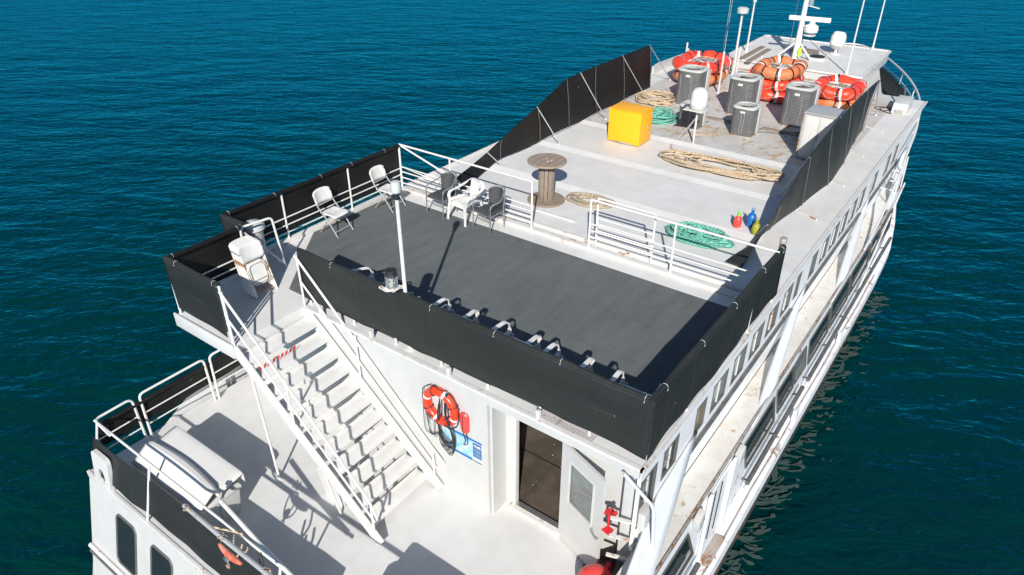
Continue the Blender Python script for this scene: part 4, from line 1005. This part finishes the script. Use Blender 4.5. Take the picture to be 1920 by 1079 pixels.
# ------------------------------------------------------------ air conditioners
def ac(label, x, y, w_, h, seed=0, rz=0):
    r = thing('air_conditioner', label, 'air conditioner', (x, y, .005), rz, 'air conditioner units on the deck')
    n = 40
    def ring(hw, z, e=.46):
        out = []
        for k in range(n):
            a = 2 * PI * (k + .5) / n; ca, sa = math.cos(a), math.sin(a)
            out.append(V(math.copysign(abs(ca) ** e, ca) * hw, math.copysign(abs(sa) ** e, sa) * hw, z))
        return out
    L = int(h / .042); vs = []; hw = w_ / 2
    for i in range(L * 3 + 1):
        z = .03 + (h - .06) * i / (L * 3); k = i % 3
        vs += ring(hw - (.0 if k == 0 else .016 if k == 1 else .004), z)
    m = MB(); m.add(vs, [(i * n + k, i * n + (k + 1) % n, (i + 1) * n + (k + 1) % n, (i + 1) * n + k) for i in range(L * 3) for k in range(n)]); m.build('louvred_casing', 'acmetal', r, world=False, ang=25)
    m = MB(); m.add(ring(hw + .01, 0) + ring(hw + .01, .035), [(k, (k + 1) % n, n + (k + 1) % n, n + k) for k in range(n)] + [tuple(range(n, 2 * n))]); m.build('base_pan', 'rusttube', r, world=False)
    fr = hw * .78; z = h - .035
    circ = lambda rr, zz: [V(rr * math.cos(2 * PI * (k + .5) / n), rr * math.sin(2 * PI * (k + .5) / n), zz) for k in range(n)]
    rings = [ring(hw + .012, z), ring(hw + .014, z + .03), ring(hw - .01, z + .05), circ(fr + .02, z + .055), circ(fr, z + .035), circ(fr, z - .06)]
    m = MB(); m.add([q for g in rings for q in g], [(i * n + k, i * n + (k + 1) % n, (i + 1) * n + (k + 1) % n, (i + 1) * n + k) for i in range(5) for k in range(n)]); tp = m.build('top_pan', 'actop', r, world=False, ang=35)
    m = MB(); m.add(circ(fr, z - .05), [tuple(range(n))]); m.build('fan_well', 'black', tp, world=False, smooth=False)
    m = MB()
    for b in range(4):
        a = b * PI / 2 + seed
        def bl(u, v): 
            rr = fr * (.18 + .74 * u); aa = a + (v - .5) * .95; return V(rr * math.cos(aa), rr * math.sin(aa), z - .03 + .035 * (v - .5))
        m.grid(bl, 4, 3)
    m.lathe((0, 0, z - .045), [(fr * .24, 0), (fr * .24, .035), (fr * .15, .045)], 16); m.build('fan', 'fan', tp, world=False)
    m = MB()
    for q in range(2, 5):
        rr = fr * q / 4.4; m.tube([(rr * math.cos(a), rr * math.sin(a), z + .035 + .012 * (1 - q / 7)) for a in [2 * PI * i / 28 for i in range(28)]], .0022, 4, closed=True)
    for b in range(8):
        a = b * PI / 4; m.tube([(0, 0, z + .048), (fr * math.cos(a), fr * math.sin(a), z + .036)], .0025, 4)
    m.build('fan_guard', 'acmetal', tp, world=False)
    # light service panel on the starboard forward corner
    m = MB(); m.box((hw * .35, -hw - .016, .03), (hw + .014, -hw + .02, h - .05)); m.build('service_panel', 'actop', r, world=False, bev=.006)
    m = MB(); m.tube(bend([(hw + .01, -hw * .5, h * .3), (hw + .09, -hw * .5, h * .3), (hw + .10, -hw * .6, .03), (hw + .35, -hw * .9, .02)], .05), .016, 6); m.build('conduit', 'pipe', r, world=False)
    m = MB(); m.box((-hw - .006, -.07, h * .82), (-hw + .012, .07, h * .88)); m.build('rating_plate', 'chalk', r, world=False, bev=.003)
    rnd = random.Random(seed * 7 + 1); m = MB()
    for q in range(2):
        yy = rnd.uniform(-hw * .6, hw * .6); m.tube([(-hw - .004, yy + .012 * math.sin(z2 * 9), z2) for z2 in [.1 + (h - .25) * i / 8 for i in range(9)]], .0028, 4)
    m.build('chalk_mark', 'chalk', r, world=False)
    return r
ac('large louvred grey air conditioner in front of the left orange rafts', 15.12, 6.07, .80, 1.10, 1)
ac('large louvred grey air conditioner in the middle, in front of the faded rafts', 15.12, 4.40, .80, 1.10, 2)
ac('large louvred grey air conditioner at right, beside the tall white cabinet', 15.02, 2.70, .80, 1.12, 3)
ac('small louvred grey air conditioner standing alone in front, showing rust below', 13.25, 3.62, .64, .82, 4)
ac('small dark air conditioner half hidden behind the white radome', 13.0, 5.10, .64, .66, 5)
# radome on a post
rd = thing('satellite_radome', 'white satellite radome on a thin braced post', 'radome', (11.67, 4.43, .005))
t = MB(); t.lathe((11.67, 4.43, .97), [(.19, 0), (.21, .02), (.225, .08), (.225, .14)], 28); t.build('radome_base', 'actop', rd)
t = MB(); t.lathe((11.67, 4.43, 1.11), [(.225, 0), (.228, .10), (.222, .22), (.20, .31), (.15, .385), (.08, .42), (.0, .43)], 28); t.build('dome', 'chalk', rd)
t = MB(); t.tube([(11.67, 4.43, .01), (11.67, 4.43, .95)], .028, 10); t.build('post', 'white', rd)
t = MB(); t.box((11.45, 4.2, .94), (11.85, 4.75, .965)); t.build('shelf', 'trim', rd)
for dx, dy in ((.28, .45), (-.1, .45)):
    t = MB(); t.tube([(11.67, 4.43, .75), (11.67 + dx, 4.43 + dy, .01)], .013, 6); t.build('brace', 'galv', rd)
# hoses and clutter near the units
def line(name, label, pts, r_, mat, cat='hose', n=6, group=None):
    m = MB(); m.tube(smooth_path(pts, n), r_, 6); o = m.build(name, mat, None); return tag(o, label, cat, group)
line('power_cable', 'tan cable lying in loops between the radome and the small air conditioner', [(12.3, 4.9, .02), (12.6, 4.5, .03), (12.9, 4.3, .05), (13.3, 4.35, .02), (13.2, 4.0, .02), (12.7, 4.2, .03), (12.4, 4.55, .02), (12.1, 4.95, .02)], .022, 'ropedull', 'cable')
line('power_cable', 'dark cable on the deck from the small front air conditioner to the large right one', [(13.5, 3.4, .02), (13.7, 3.2, .02), (13.8, 2.8, .03), (14.2, 2.4, .02), (14.5, 2.2, .02)], .018, 'pipe', 'cable')
line('power_cable', 'thin black cable in loops on the starboard bow deck beside the white winch', [(18.3, .9, .02), (18.2, 1.15, .02), (17.9, 1.05, .02), (17.9, .8, .02), (18.3, .72, .02), (18.1, 1.0, .02), (17.8, .85, .02), (17.7, .6, .02)], .014, 'black', 'cable')
for x, y0, y1, nm in ((13.9, 2.3, 3.3, 'right'), (13.9, 4.0, 5.0, 'left')):
    t = MB(); t.box((x, y0, .01), (x + .12, y1, .07)); tag(t.build('deck_timber', 'wood', None, bev=.006), f'weathered timber bearer on the stained deck, {nm} of the small front air conditioner', 'timber', 'timber bearers')
lc = MB(); lc.box((12.0, 1.35, .01), (12.9, 1.95, .02))
# tall white cabinet
cb = thing('deck_cabinet', 'tall rust edged white cabinet with grey top beside the starboard windbreak', 'cabinet', (12.6, 1.42, .005), R(-2))
t = MB(); t.box((-.36, -.42, .02), (.40, .38, 1.18)); t.build('body', 'wallwhite', cb, world=False, bev=.01)
t = MB(); t.box((-.39, -.45, 1.182), (.43, .41, 1.225)); t.build('top', 'galv', cb, world=False, bev=.01)
for x0, x1 in ((-.38, -.02), (.02, .34)):
    t = MB(); t.box((-.376, x0, .1), (-.362, x1, 1.12)); t.build('door', 'white', cb, world=False, bev=.004)
t = MB(); t.box((-.388, -.035, .55), (-.377, -.025, .72)); t.build('handle', 'pipe', cb, world=False)
t = MB(); t.tube([(-.37, .395, .0), (-.37, .395, 1.2)], .02, 6); t.build('edge_pipe', 'rusttube', cb, world=False)
t = MB(); t.lathe((14.35, 2.22, .12), [(.02, -.09), (.10, -.08), (.12, 0), (.10, .08), (.02, .09)], 16, 'y'); tag(t.build('black_roller', 'black', None), 'small black rubber roller leaning beside the large right air conditioner', 'roller')

# ------------------------------------------------------------ life floats
def raft(name, label, c, z, rx, ry, rt_, mat, group, fill=True, seed=0, rz=0):
    r = thing(name, label, 'life float', (c[0], c[1], z), rz, group)
    path = []; rc = .34
    poly = rrect(-rx, rx, -ry, ry, rc, 6); P_ = []
    for i in range(len(poly)):
        a, b = V(*poly[i], 0), V(*poly[(i + 1) % len(poly)], 0); n = max(1, int((b - a).length / .08))
        P_ += [a.lerp(b, k / n) for k in range(n)]
    N = len(P_); rn_ = random.Random(seed + 40); o_ = rn_.random() * 6
    P_ = [p * (1 + .03 * math.sin(7 * i / N * 2 * PI + o_)) + V(0, 0, .03 * math.sin(5 * i / N * 2 * PI + o_)) for i, p in enumerate(P_)]
    segs = 12; rad = []
    for i in range(N):
        ph = (i / N * segs) % 1; rad.append(rt_ * (1 - .2 * math.exp(-(min(ph, 1 - ph) / .06) ** 2)) * (1 + .04 * math.sin(i * .9 + o_)))
    m = MB(); m.tube(P_, rad, 14, closed=True); m.build('float_ring', mat, r, world=False)
    for k in range(segs):
        i0 = int(N * k / segs); rr = rt_ * (.86 if k % 1 == 0 else 1)
        for off, mm, nm, w_ in ((0, 'black', 'strap', .028),):
            m = MB(); i1 = i0 % N; t_ = (P_[(i1 + 1) % N] - P_[i1 - 1]).normalized()
            m.tube([P_[i1] - t_ * w_, P_[i1] + t_ * w_], rt_ * 1.0, 14, caps=False); m.build(nm, mm, r, world=False)
    for k in range(0, segs, 3):
        i1 = int(N * (k + .42) / segs) % N; t_ = (P_[(i1 + 1) % N] - P_[i1 - 1]).normalized()
        m = MB(); m.tube([P_[i1] - t_ * .035, P_[i1] + t_ * .035], rt_ + .006, 14, caps=False); m.build('reflective_band', 'band', r, world=False)
    rnd = random.Random(seed); m = MB()
    g = []
    for k in range(segs * 2 + 1):
        i1 = int(N * k / (segs * 2)) % N; p = P_[i1]; out = p.normalized(); g.append(p + out * (rt_ + .01) + V(0, 0, (-.10 if k % 2 else .02)))
    m.tube(smooth_path(g, 3), .012, 5); m.build('grab_line', 'ropedull', r, world=False)
    if fill:
        m = MB()
        for k in range(7): y = -ry + .22 + (2 * ry - .44) * k / 6; m.box((-rx + .12, y - .035, -.02), (rx - .12, y + .035, .01))
        for k in range(3): x = -rx + .3 + (2 * rx - .6) * k / 2; m.box((x - .03, -ry + .12, .0105), (x + .03, ry - .12, .03))
        m.build('slatted_floor', 'trim', r, world=False, smooth=False)
        m = MB()
        for k in range(6):
            a = rnd.random() * 6; x, y = rnd.uniform(-rx * .5, rx * .5), rnd.uniform(-ry * .4, ry * .4)
            m.tube(smooth_path([(x, y, .05), (x + .2 * math.cos(a), y + .15 * math.sin(a), .07), (x + .1, y + .2, .06), (x - .1, y - .1, .05)], 4), .014, 5)
        m.build('net_rope', 'ropedull', r, world=False)
    return r
LG = 'stacked orange life floats'
raft('life_float', 'dull orange life float at the bottom of the left pair', (17.75, 6.86), .26, .80, .62, .18, 'faded', LG, False, 1)
raft('life_float', 'bright orange life float on top of the left pair, with white bands', (17.75, 6.86), .66, .84, .66, .20, 'orange', LG, True, 2)
raft('life_float', 'bright orange life float at the bottom of the middle stack', (17.45, 4.12), .22, .78, .52, .18, 'orange', LG, False, 3)
raft('life_float', 'orange life float in the middle of the centre stack under the faded one', (17.45, 4.12), .56, .78, .52, .18, 'orange', LG, False, 4)
raft('life_float', 'faded brown orange life float on top of the middle stack', (17.45, 4.12), .92, .80, .54, .19, 'faded', LG, True, 5)
raft('life_float', 'dull orange life float at the bottom of the right pair', (17.55, 2.25), .22, .74, .50, .17, 'faded', LG, False, 6)
raft('life_float', 'bright orange life float on top of the right pair, beside the windbreak', (17.55, 2.25), .58, .78, .54, .19, 'orange', LG, True, 7)
# rack posts around the floats: (x, y, height)
pn = [(19.0, 8.0, .95, 'farthest left, behind the left orange floats'), (18.55, 7.75, .85, 'second from left, against the left floats'), (19.05, 6.05, 1.05, 'behind the left floats'), (16.72, 5.76, 1.35, 'between the two left air conditioners'),
      (16.55, 6.2, .2, '')]
for x, y, h, lb_ in pn[:4]:
    t = MB(); t.tube([(x, y, .008), (x, y, .008 + h)], .034, 8); t.lathe((x, y, .008), [(.08, 0), (.08, .012)], 10); tag(t.build('rack_post', 'white', None), 'white rack post ' + lb_, 'post', 'white posts around the life floats')
t = MB(); t.tube([(18.9, 5.2, .008), (18.9, 5.2, .9)], .034, 8); tag(t.build('rack_post', 'white', None), 'white rack post left of the faded middle float stack', 'post', 'white posts around the life floats')
for x, y, s in ((16.35, 3.35, .45), (16.35, 4.9, .45)):
    t = MB(); t.bar((x, y, s), (x + .5, y, s), .05, .05); t.bar((x, y, 0.01), (x, y, s), .05, .05); t.bar((x + .5, y, .01), (x + .5, y, s), .05, .05)
    tag(t.build('float_rack', 'trim', None), 'white steel rack frame under the ' + ('right' if y < 4 else 'left') + ' end of the middle float stack', 'rack', 'float rack frames')
for k, y in enumerate((5.55, 5.3)):
    t = MB(); t.lathe((19.2, y, .01), [(.12, 0), (.11, .1), (.03, .38), (.0, .4)], 14); tag(t.build('red_cone', 'buoyred', None), 'small red cone in front of the wheelhouse, ' + ('left' if k == 0 else 'right') + ' of the pair', 'cone', 'small red cones')
# tall antennas
def antenna(label, x, y, z0, h, r0, r1, lean=(0, 0), top=None, mat='white'):
    r = thing('antenna', label, 'antenna', (x, y, z0), 0, 'antennas around the wheelhouse')
    t = MB(); t.tube([(0, 0, 0), (lean[0] * h, lean[1] * h, h)], r0, 8, r2=r1); t.build('rod', mat, r, world=False)
    t = MB(); t.lathe((0, 0, 0), [(r0 * 2.5, 0), (r0 * 2, .05), (r0 * 1.2, .12)], 10); t.build('foot', 'trim', r, world=False)
    if top: 
        t = MB(); t.lathe((lean[0] * h, lean[1] * h, h), top, 16); t.build('head', 'actop', r, world=False)
antenna('white post antenna topped by a grey drum, left of the wheelhouse roof', 19.0, 6.15, .008, 2.15, .045, .035, (0, 0), [(.05, 0), (.19, .02), (.2, .16), (.12, .2), (0, .2)])
antenna('thin white post antenna just right of the drum topped one', 21.3, 6.55, .405, 1.75, .035, .03, (0, 0), [(.05, 0), (.07, .03), (.07, .13), (0, .14)])
antenna('very thin whip antenna left of the drum topped post', 20.3, 7.1, .01, 3.2, .008, .005)
antenna('very thin leaning whip antenna touching the drum topped post', 20.1, 6.98, .01, 2.7, .008, .005, (-.06, -.03))
antenna('long white whip antenna rising from beside the right life floats', 20.15, 2.62, .40, 4.2, .030, .014, (.10, .02))
antenna('long white whip antenna at the forward starboard corner of the wheelhouse', 24.5, 2.75, .41, 4.2, .030, .014, (.10, .02))
# boards on the wheelhouse roof
for (a, b), lb_ in zip((((19.9, 6.28), (22.4, 6.30)), ((19.75, 5.92), (22.1, 5.96))), ('left', 'right')):
    t = MB(); t.bar((*a, .43), (*b, .43), .19, .04); tag(t.build('roof_plank', 'wood', None, smooth=False), f'grey weathered plank on the wheelhouse roof, {lb_} of the pair', 'plank', 'planks on the wheelhouse roof')
t = MB(); t.prism([(22.25, 5.35), (22.25, 4.15), (23.1, 4.35), (23.2, 5.2)], .407, .425); tag(t.build('roof_mat', 'wood', None, smooth=False), 'brown grey mat lying under the radar mast on the wheelhouse roof', 'mat')
# radar mast
rm = thing('radar_mast', 'tapered white radar mast with tripod legs on the wheelhouse roof', 'mast', (21.4, 4.75, .405))
t = MB(); t.tube([(0, 0, 0), (0, 0, 1.2), (0, 0, 2.75)], .12, 12, r2=.075); t.build('mast_pole', 'rail', rm, world=False)
for dx, dy in ((-.15, .62), (-.15, -.62), (.75, .0)):
    t = MB(); t.tube([(0, 0, .62), (dx, dy, .01)], .038, 8); t.build('tripod_leg', 'white', rm, world=False)
t = MB(); t.box((-.10, -.30, 1.12), (.12, -.06, 1.16)); t.build('radar_shelf', 'white', rm, world=False, bev=.01)
t = MB(); t.lathe((0, -.36, .93), [(.10, 0), (.23, .03), (.25, .12), (.23, .24), (.12, .30), (.0, .30)], 24); t.build('radar_dome', 'chalk', rm, world=False)
t = MB(); t.lathe((0, -.34, .80), [(.06, 0), (.20, .03), (.22, .06), (.05, .08)], 20); t.build('lower_dish', 'chalk', rm, world=False)
t = MB(); t.cbox((-.02, -.25, 1.40), (.12, 1.42, .16), Matrix.Rotation(R(8), 3, 'Z')); sc = t.build('radar_scanner', 'chalk', rm, world=False, bev=.03)
t = MB(); t.lathe((0, -.36, 1.23), [(.10, 0), (.10, .12)], 14); t.build('scanner_motor', 'chalk', rm, world=False)
t = MB(); t.lathe((0, -.18, 1.86), [(.08, 0), (.09, .04), (.09, .30), (.06, .36)], 14); t.build('mast_lamp', 'lamp_glass', rm, world=False)
t = MB(); t.lathe((0, -.18, 2.21), [(.10, 0), (.10, .06), (.04, .09)], 14); t.build('lamp_cap', 'black', rm, world=False)
t = MB(); t.bar((0, -.05, 1.84), (0, -.50, 1.77), .07, .03); t.build('cross_arm', 'white', rm, world=False)
t = MB(); t.tube([(.05, -.09, .1), (.04, -.14, .6), (.03, -.14, 1.0), (.02, -.11, 1.2)], .016, 6); t.build('mast_cable', 'pipe', rm, world=False)
t = MB(); t.box((-.2, -.22, .10), (-.13, -.12, .42)); t.build('yellow_tag', 'lime', rm, world=False, bev=.01)
antenna('thin white weather antenna with cross head left of the radar mast', 22.2, 5.25, .41, 1.95, .014, .01, (0, 0), [(.16, 0), (.16, .02), (.02, .03), (.02, .09), (.05, .11), (.05, .14), (.02, .16), (.03, .2), (0, .21)])
hc = thing('roof_hatch', 'low square white hatch with dark round lid right of the mast', 'hatch', (21.7, 4.05, .405))
t = MB(); t.box((-.3, -.32, 0), (.3, .32, .08)); t.build('hatch_base', 'trim', hc, world=False, bev=.01)
t = MB(); t.lathe((0.02, 0, .081), [(.27, 0), (.27, .02), (.2, .03)], 22); t.build('hatch_lid', 'black', hc, world=False)
# searchlight under a white cover
sl_ = thing('searchlight', 'searchlight wrapped in a worn white cloth cover on the wheelhouse roof', 'searchlight', (22.9, 3.72, .405))
t = MB(); t.lathe((0, 0, 0), [(.20, 0), (.20, .03), (.05, .05), (.045, .28)], 16); t.build('pedestal', 'trim', sl_, world=False)
def cov(u, v):
    a = 2 * PI * u; h = v; prof = [(.02, 0), (.20, .03), (.30, .10), (.32, .28), (.30, .42), (.22, .50), (.02, .53)]
    k = h * 6; i = min(int(k), 5); f = k - i; rr = prof[i][0] * (1 - f) + prof[i + 1][0] * f; ax = prof[i][1] * (1 - f) + prof[i + 1][1] * f
    rr *= 1 + .05 * math.sin(7 * a + 3 * v) + .03 * math.sin(11 * a)
    return V(rr * math.cos(a) * .9, ax - .27, .50 + rr * math.sin(a))
t = MB(); t.grid(cov, 36, 18); t.build('cloth_cover', 'trim', sl_, world=False)
# winch box at starboard bow
wn = thing('deck_box', 'small white box with dark lever at the starboard bow corner of the deck', 'box', (18.35, .42, .005))
t = MB(); t.prism([(-.55, 0), (.45, 0), (.35, .36), (-.45, .30)], -.20, .22, 'y'); t.build('body', 'wallwhite', wn, world=False, bev=.02)
t = MB(); t.tube([(.25, .05, .30), (.75, .18, .52)], .03, 8); t.build('lever', 'pipe', wn, world=False)
t = MB(); t.box((-.56, -.12, .03), (-.52, .12, .12)); t.build('vent_slot', 'rusttube', wn, world=False)

# ------------------------------------------------------------ lower aft deck: lockers, stern gear
def locker(label, y0, y1):
    r = thing('deck_locker', label, 'locker', (-2.65, (y0 + y1) / 2, AZ + .002), 0, 'white moulded lockers on the lower aft deck')
    h = (y1 - y0) / 2
    t = MB(); t.prism([(-.30, 0), (.28, 0), (.36, .50), (-.36, .48)], -h + .06, h - .06, 'y'); t.build('body', 'wallwhite', r, world=False, bev=.02)
    def lid(prof):
        def fn(u, v):
            y = -h + 2 * h * u; k = v * (len(prof) - 1); i = min(int(k), len(prof) - 2); f = k - i
            x = prof[i][0] * (1 - f) + prof[i + 1][0] * f; z = prof[i][1] * (1 - f) + prof[i + 1][1] * f
            e = max(0, abs(2 * u - 1) - .95) / .05; return V(x * (1 - .01 * e), y, z - .025 * e * e)
        return fn
    t = MB(); t.grid(lid([(.44, .56), (.445, .755), (.435, .775), (.42, .778), (.18, .735), (-.06, .68)]), 24, 12); t.build('forward_lid', 'white', r, world=False, solid=.025, ang=25)
    def hump(u, v):
        y = -h + 2 * h * u; a = v; prof = [(-.02, .66), (-.03, .79), (-.07, .825), (-.12, .825), (-.38, .63), (-.42, .60), (-.42, .50)]
        k = a * 6; i = min(int(k), 5); f = k - i; x = prof[i][0] * (1 - f) + prof[i + 1][0] * f; z = prof[i][1] * (1 - f) + prof[i + 1][1] * f
        s_ = math.sin(PI * u); e = max(0, abs(2 * u - 1) - .9) / .1
        return V(x + .10 * s_ * (1 - v) , y, z - .09 * e * (1 - v) - .01 * e)
    t = MB(); t.grid(hump, 30, 18); t.build('aft_lid', 'white', r, world=False, solid=.025, ang=25)
    t = MB(); t.box((-.36, -h + .03, .47), (.38, h - .03, .545)); t.build('rim', 'white', r, world=False, bev=.02)
    for y in (-h * .4, h * .4):
        t = MB(); t.box((.362, y - .03, .42), (.385, y + .03, .54)); t.build('latch', 'galv', r, world=False)
    t = MB(); t.tube([(-.05, -h - .005 + .06, .05), (-.05, -h + .055, .45)], .008, 5); t.build('drain_line', 'galv', r, world=False)
    return r
locker('white moulded deck locker at the port stern corner', 5.93, 7.86)
lk2 = locker('white moulded deck locker on the starboard side of the stern', .75, 2.58)
bp = thing('boat_pole', 'galvanised pole with rope lashings slung outside the stern rail', 'pole', (-3.40, 4.3, -1.3))
t = MB(); t.tube([(-3.40, 5.45, -1.27), (-3.42, 4.4, -1.27), (-3.42, 1.8, -1.25)], .034, 10); t.build('pole_tube', 'galv', bp)
for y in (5.38, 4.56, 4.48, 3.6):
    t = MB(); t.tube([V(-3.41, y + .02 * math.sin(a * 2), -1.27) + V(math.cos(a), 0, math.sin(a)) * .044 for a in [i * PI / 6 for i in range(12)]], .012, 5, closed=True); t.build('lashing', 'ropedull', bp)
line('mooring_line', 'pale rope draped from the pole end over the stern rail', [(-3.42, 5.3, -1.22), (-3.4, 5.1, -1.35), (-3.3, 4.9, -1.45), (-3.15, 4.72, -1.56), (-3.10, 4.6, -1.60), (-3.2, 4.55, -1.75), (-3.3, 4.62, -1.95)], .014, 'rope', 'rope')
line('mooring_line', 'pale rope loop hanging from the stern rail beside its shackle', [(-3.12, 4.75, -1.60), (-3.22, 4.68, -1.7), (-3.24, 4.58, -1.82), (-3.16, 4.48, -1.78), (-3.1, 4.5, -1.62)], .013, 'ropedull', 'rope')
rf = thing('hook_float', 'worn red float with pulley and rusty hook hanging outside the stern band', 'float', (-3.47, 4.3, -1.42))
t = MB(); t.tube(smooth_path([(-3.47, 4.54, -1.36), (-3.48, 4.4, -1.40), (-3.48, 4.2, -1.42), (-3.47, 4.06, -1.42)], 5), [.015 + .03 * math.sin(PI * min(1, (i + .5) / 16)) for i in range(16)], 10); t.build('float_body', 'oldred', rf)
t = MB(); t.lathe((-3.49, 4.42, -1.58), [(.05, -.02), (.055, 0), (.05, .02)], 14, 'x'); t.build('pulley', 'chrome', rf)
t = MB(); t.tube(smooth_path([(-3.49, 4.42, -1.62), (-3.49, 4.40, -1.72), (-3.49, 4.44, -1.78), (-3.49, 4.48, -1.74)], 5), .013, 6); t.build('hook', 'rusttube', rf)
sb = MB(); sb.tube([(-3.02, 5.14, -1.32), (-3.10, 4.1, -1.5), (-3.14, 3.3, -1.6)], .034, 10); tag(sb.build('loose_pipe', 'rail', None), 'white pipe lashed to the inside of the stern rail with its open end up', 'pipe')
ol = MB(); ol.tube(smooth_path([(-3.15, 4.15, -1.6), (-3.2, 4.05, -1.75), (-3.22, 4.1, -1.9), (-3.16, 4.2, -1.75)], 5), .02, 6); tag(ol.build('strap_bundle', 'black', None), 'black strap bundle with chrome clip hanging on the stern rail', 'strap')
sk = MB(); sk.tube(smooth_path([(-3.18, 3.95, -1.75), (-3.2, 3.88, -1.9), (-3.24, 3.95, -1.98), (-3.22, 4.02, -1.85)], 5), .022, 6); tag(sk.build('rusty_shackle', 'ropedull', None), 'rusty orange shackle hanging beside the black strap bundle', 'shackle')

# ------------------------------------------------------------ starboard corner by the open door
bu = thing('round_buoy', 'big red round buoy on the deck at the foot of the open door', 'buoy', (-.30, .36, AZ + .30))
t = MB(); t.lathe((-.30, .36, AZ + .30), [(.29 * math.sin(PI * i / 18), -.29 * math.cos(PI * i / 18)) for i in range(19)], 30); t.build('ball', 'buoyred', bu)
t = MB(); t.lathe((-.30, .12, AZ + .45), [(.05, -.05), (.06, 0), (.04, .06)], 12, 'y'); t.build('eye', 'black', bu)
cvp = MB(); cvp.prism([(.02, .0), (.40, .10), (.40, .62), (.08, .78), (-.3, .5)], AZ + .004, AZ + .03); tag(cvp.build('dark_mat', 'purple', None, bev=.006), 'dark purple mat behind the red buoy', 'mat')
rfm = thing('red_bracket', 'red painted steel bracket on the pillar beside the open door', 'bracket', (.14, .42, -1.3))
t = MB(); t.prism([(.04, .34), (.14, .32), (.18, .44), (.10, .50), (.02, .48), (.06, .42)], -1.27, -1.25); t.build('shelf', 'red', rfm)
t = MB(); t.bar((.10, .43, -1.60), (.10, .43, -1.27), .03, .028); t.build('upright', 'red', rfm, bev=.003)
t = MB(); t.prism([(.0, .36), (.13, .35), (.15, .46), (.03, .50)], -1.62, -1.60); t.build('foot_plate', 'red', rfm)
t = MB(); t.bar((.08, .37, -1.25), (.05, .30, -1.13), .03, .05); t.build('horn', 'red', rfm, bev=.003)
wbx = thing('white_junction_box', 'white box fixed high beside the dark corner window near the open door', 'box', (.26, .0, -1.2))
t = MB(); t.box((.12, -.10, -1.42), (.42, .04, -1.02)); t.build('body', 'wallwhite', wbx, bev=.02)
t = MB(); t.box((.08, -.13, -1.47), (.46, .06, -1.425)); t.build('base', 'white', wbx, bev=.01)
cr = thing('corner_rail', 'bent white pipe rail at the starboard corner of the lower aft deck', 'rail', (-.3, -.14, AZ))
t = MB(); t.tube(bend([(-.12, .19, -.16), (.10, -.20, -.74), (.10, -.34, -2.2), (.10, -.36, AZ)], .10), .026, 10); t.build('main_pipe', 'white', cr)
for z, x0 in ((-1.25, -.12), (-1.62, -.12), (-2.0, -.15)):
    t = MB(); t.bar((x0 + .12, .36, z + .02), (x0 + .30, -.12, z), .05, .03); t.build('cross_bar', 'trim', cr)
t = MB(); t.tube([(-.9, .06, -2.2), (.42, -.02, -2.02)], .04, 10); t.build('lower_pipe', 'white', cr)
for k, (a, b, m_, lb_) in enumerate((((.10, .34, AZ + .35), (.95, .36, AZ + .55), 'black', 'dark'), ((-.05, .20, AZ + .30), (.85, .22, AZ + .50), 'pipe', 'grey'))):
    hs = thing('fire_hose', f'{lb_} rolled hose pipe lying beside the corner rail', 'hose', a, 0, 'rolled hoses at the corner rail')
    t = MB(); t.tube([a, b], .055, 10); t.build('hose_body', m_, hs)
    t = MB(); d_ = (V(a) - V(b)).normalized(); t.tube([V(a) + d_ * .002, V(a) + d_ * .10], .06, 10); t.build('hose_cap', 'red' if k == 0 else 'black', hs)
yl = [(-.35, .10, -2.1), (-.05, .05, -2.02), (.18, .05, -1.95), (.32, .10, -1.90), (.38, .02, -1.93), (.28, -.07, -1.98), (.16, .0, -1.96), (.26, .09, -1.92), (.40, -.02, -2.02), (.22, -.10, -2.12), (.0, -.05, -2.2), (-.3, .04, -2.25), (-.6, .14, -2.3)]
line('yellow_line', 'yellow rope coiled over the white pipe at the starboard corner', yl, .016, 'yellowrope', 'rope')
line('yellow_line', 'second loop of yellow rope hanging below the coiled yellow rope', [(q[0] + .03, q[1] + .02, q[2] - .04) for q in yl[1:8]], .014, 'yellowrope', 'rope')

# red frame behind the open door leaf, seen through its pane
rfr = thing('steel_rack', 'red steel rack standing behind the open door, seen through its pane', 'rack', (.37, 1.0, -1.9))
for a, b in (((.385, 1.20, -1.45), (.385, .78, -1.45)), ((.385, 1.16, -1.58), (.385, .80, -1.58)), ((.385, 1.18, -1.45), (.385, 1.18, -2.1)), ((.385, 1.02, -1.58), (.385, .98, -2.1)), ((.385, .80, -1.45), (.385, .80, -2.2))):
    t = MB(); t.bar(a, b, .035, .03, (1, 0, 0)); t.build('bar', 'red', rfr)
# broken pale shapes laid on the water, painting the ship's side reflection
def hull_reflection():
    rnd = random.Random(5); m = MB(); t_ = NT('painted_reflection')
    t_.col((.042, .072, .064)); t_.set(Roughness=.22); M['hull_reflection'] = t_.m
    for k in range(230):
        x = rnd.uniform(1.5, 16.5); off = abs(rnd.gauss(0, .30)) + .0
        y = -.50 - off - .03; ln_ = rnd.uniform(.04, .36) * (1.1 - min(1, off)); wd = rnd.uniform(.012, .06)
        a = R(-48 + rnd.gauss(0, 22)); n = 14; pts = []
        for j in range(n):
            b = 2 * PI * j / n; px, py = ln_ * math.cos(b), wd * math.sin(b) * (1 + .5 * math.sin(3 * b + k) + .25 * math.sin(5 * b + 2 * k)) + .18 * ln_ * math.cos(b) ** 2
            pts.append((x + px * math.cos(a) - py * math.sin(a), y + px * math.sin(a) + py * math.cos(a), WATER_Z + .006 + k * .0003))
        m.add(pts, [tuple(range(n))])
    tag(m.build('reflection_patches', 'hull_reflection', None, smooth=False), 'pale broken patches painted as the hull reflection on the water along the starboard side', kind='stuff')
hull_reflection()
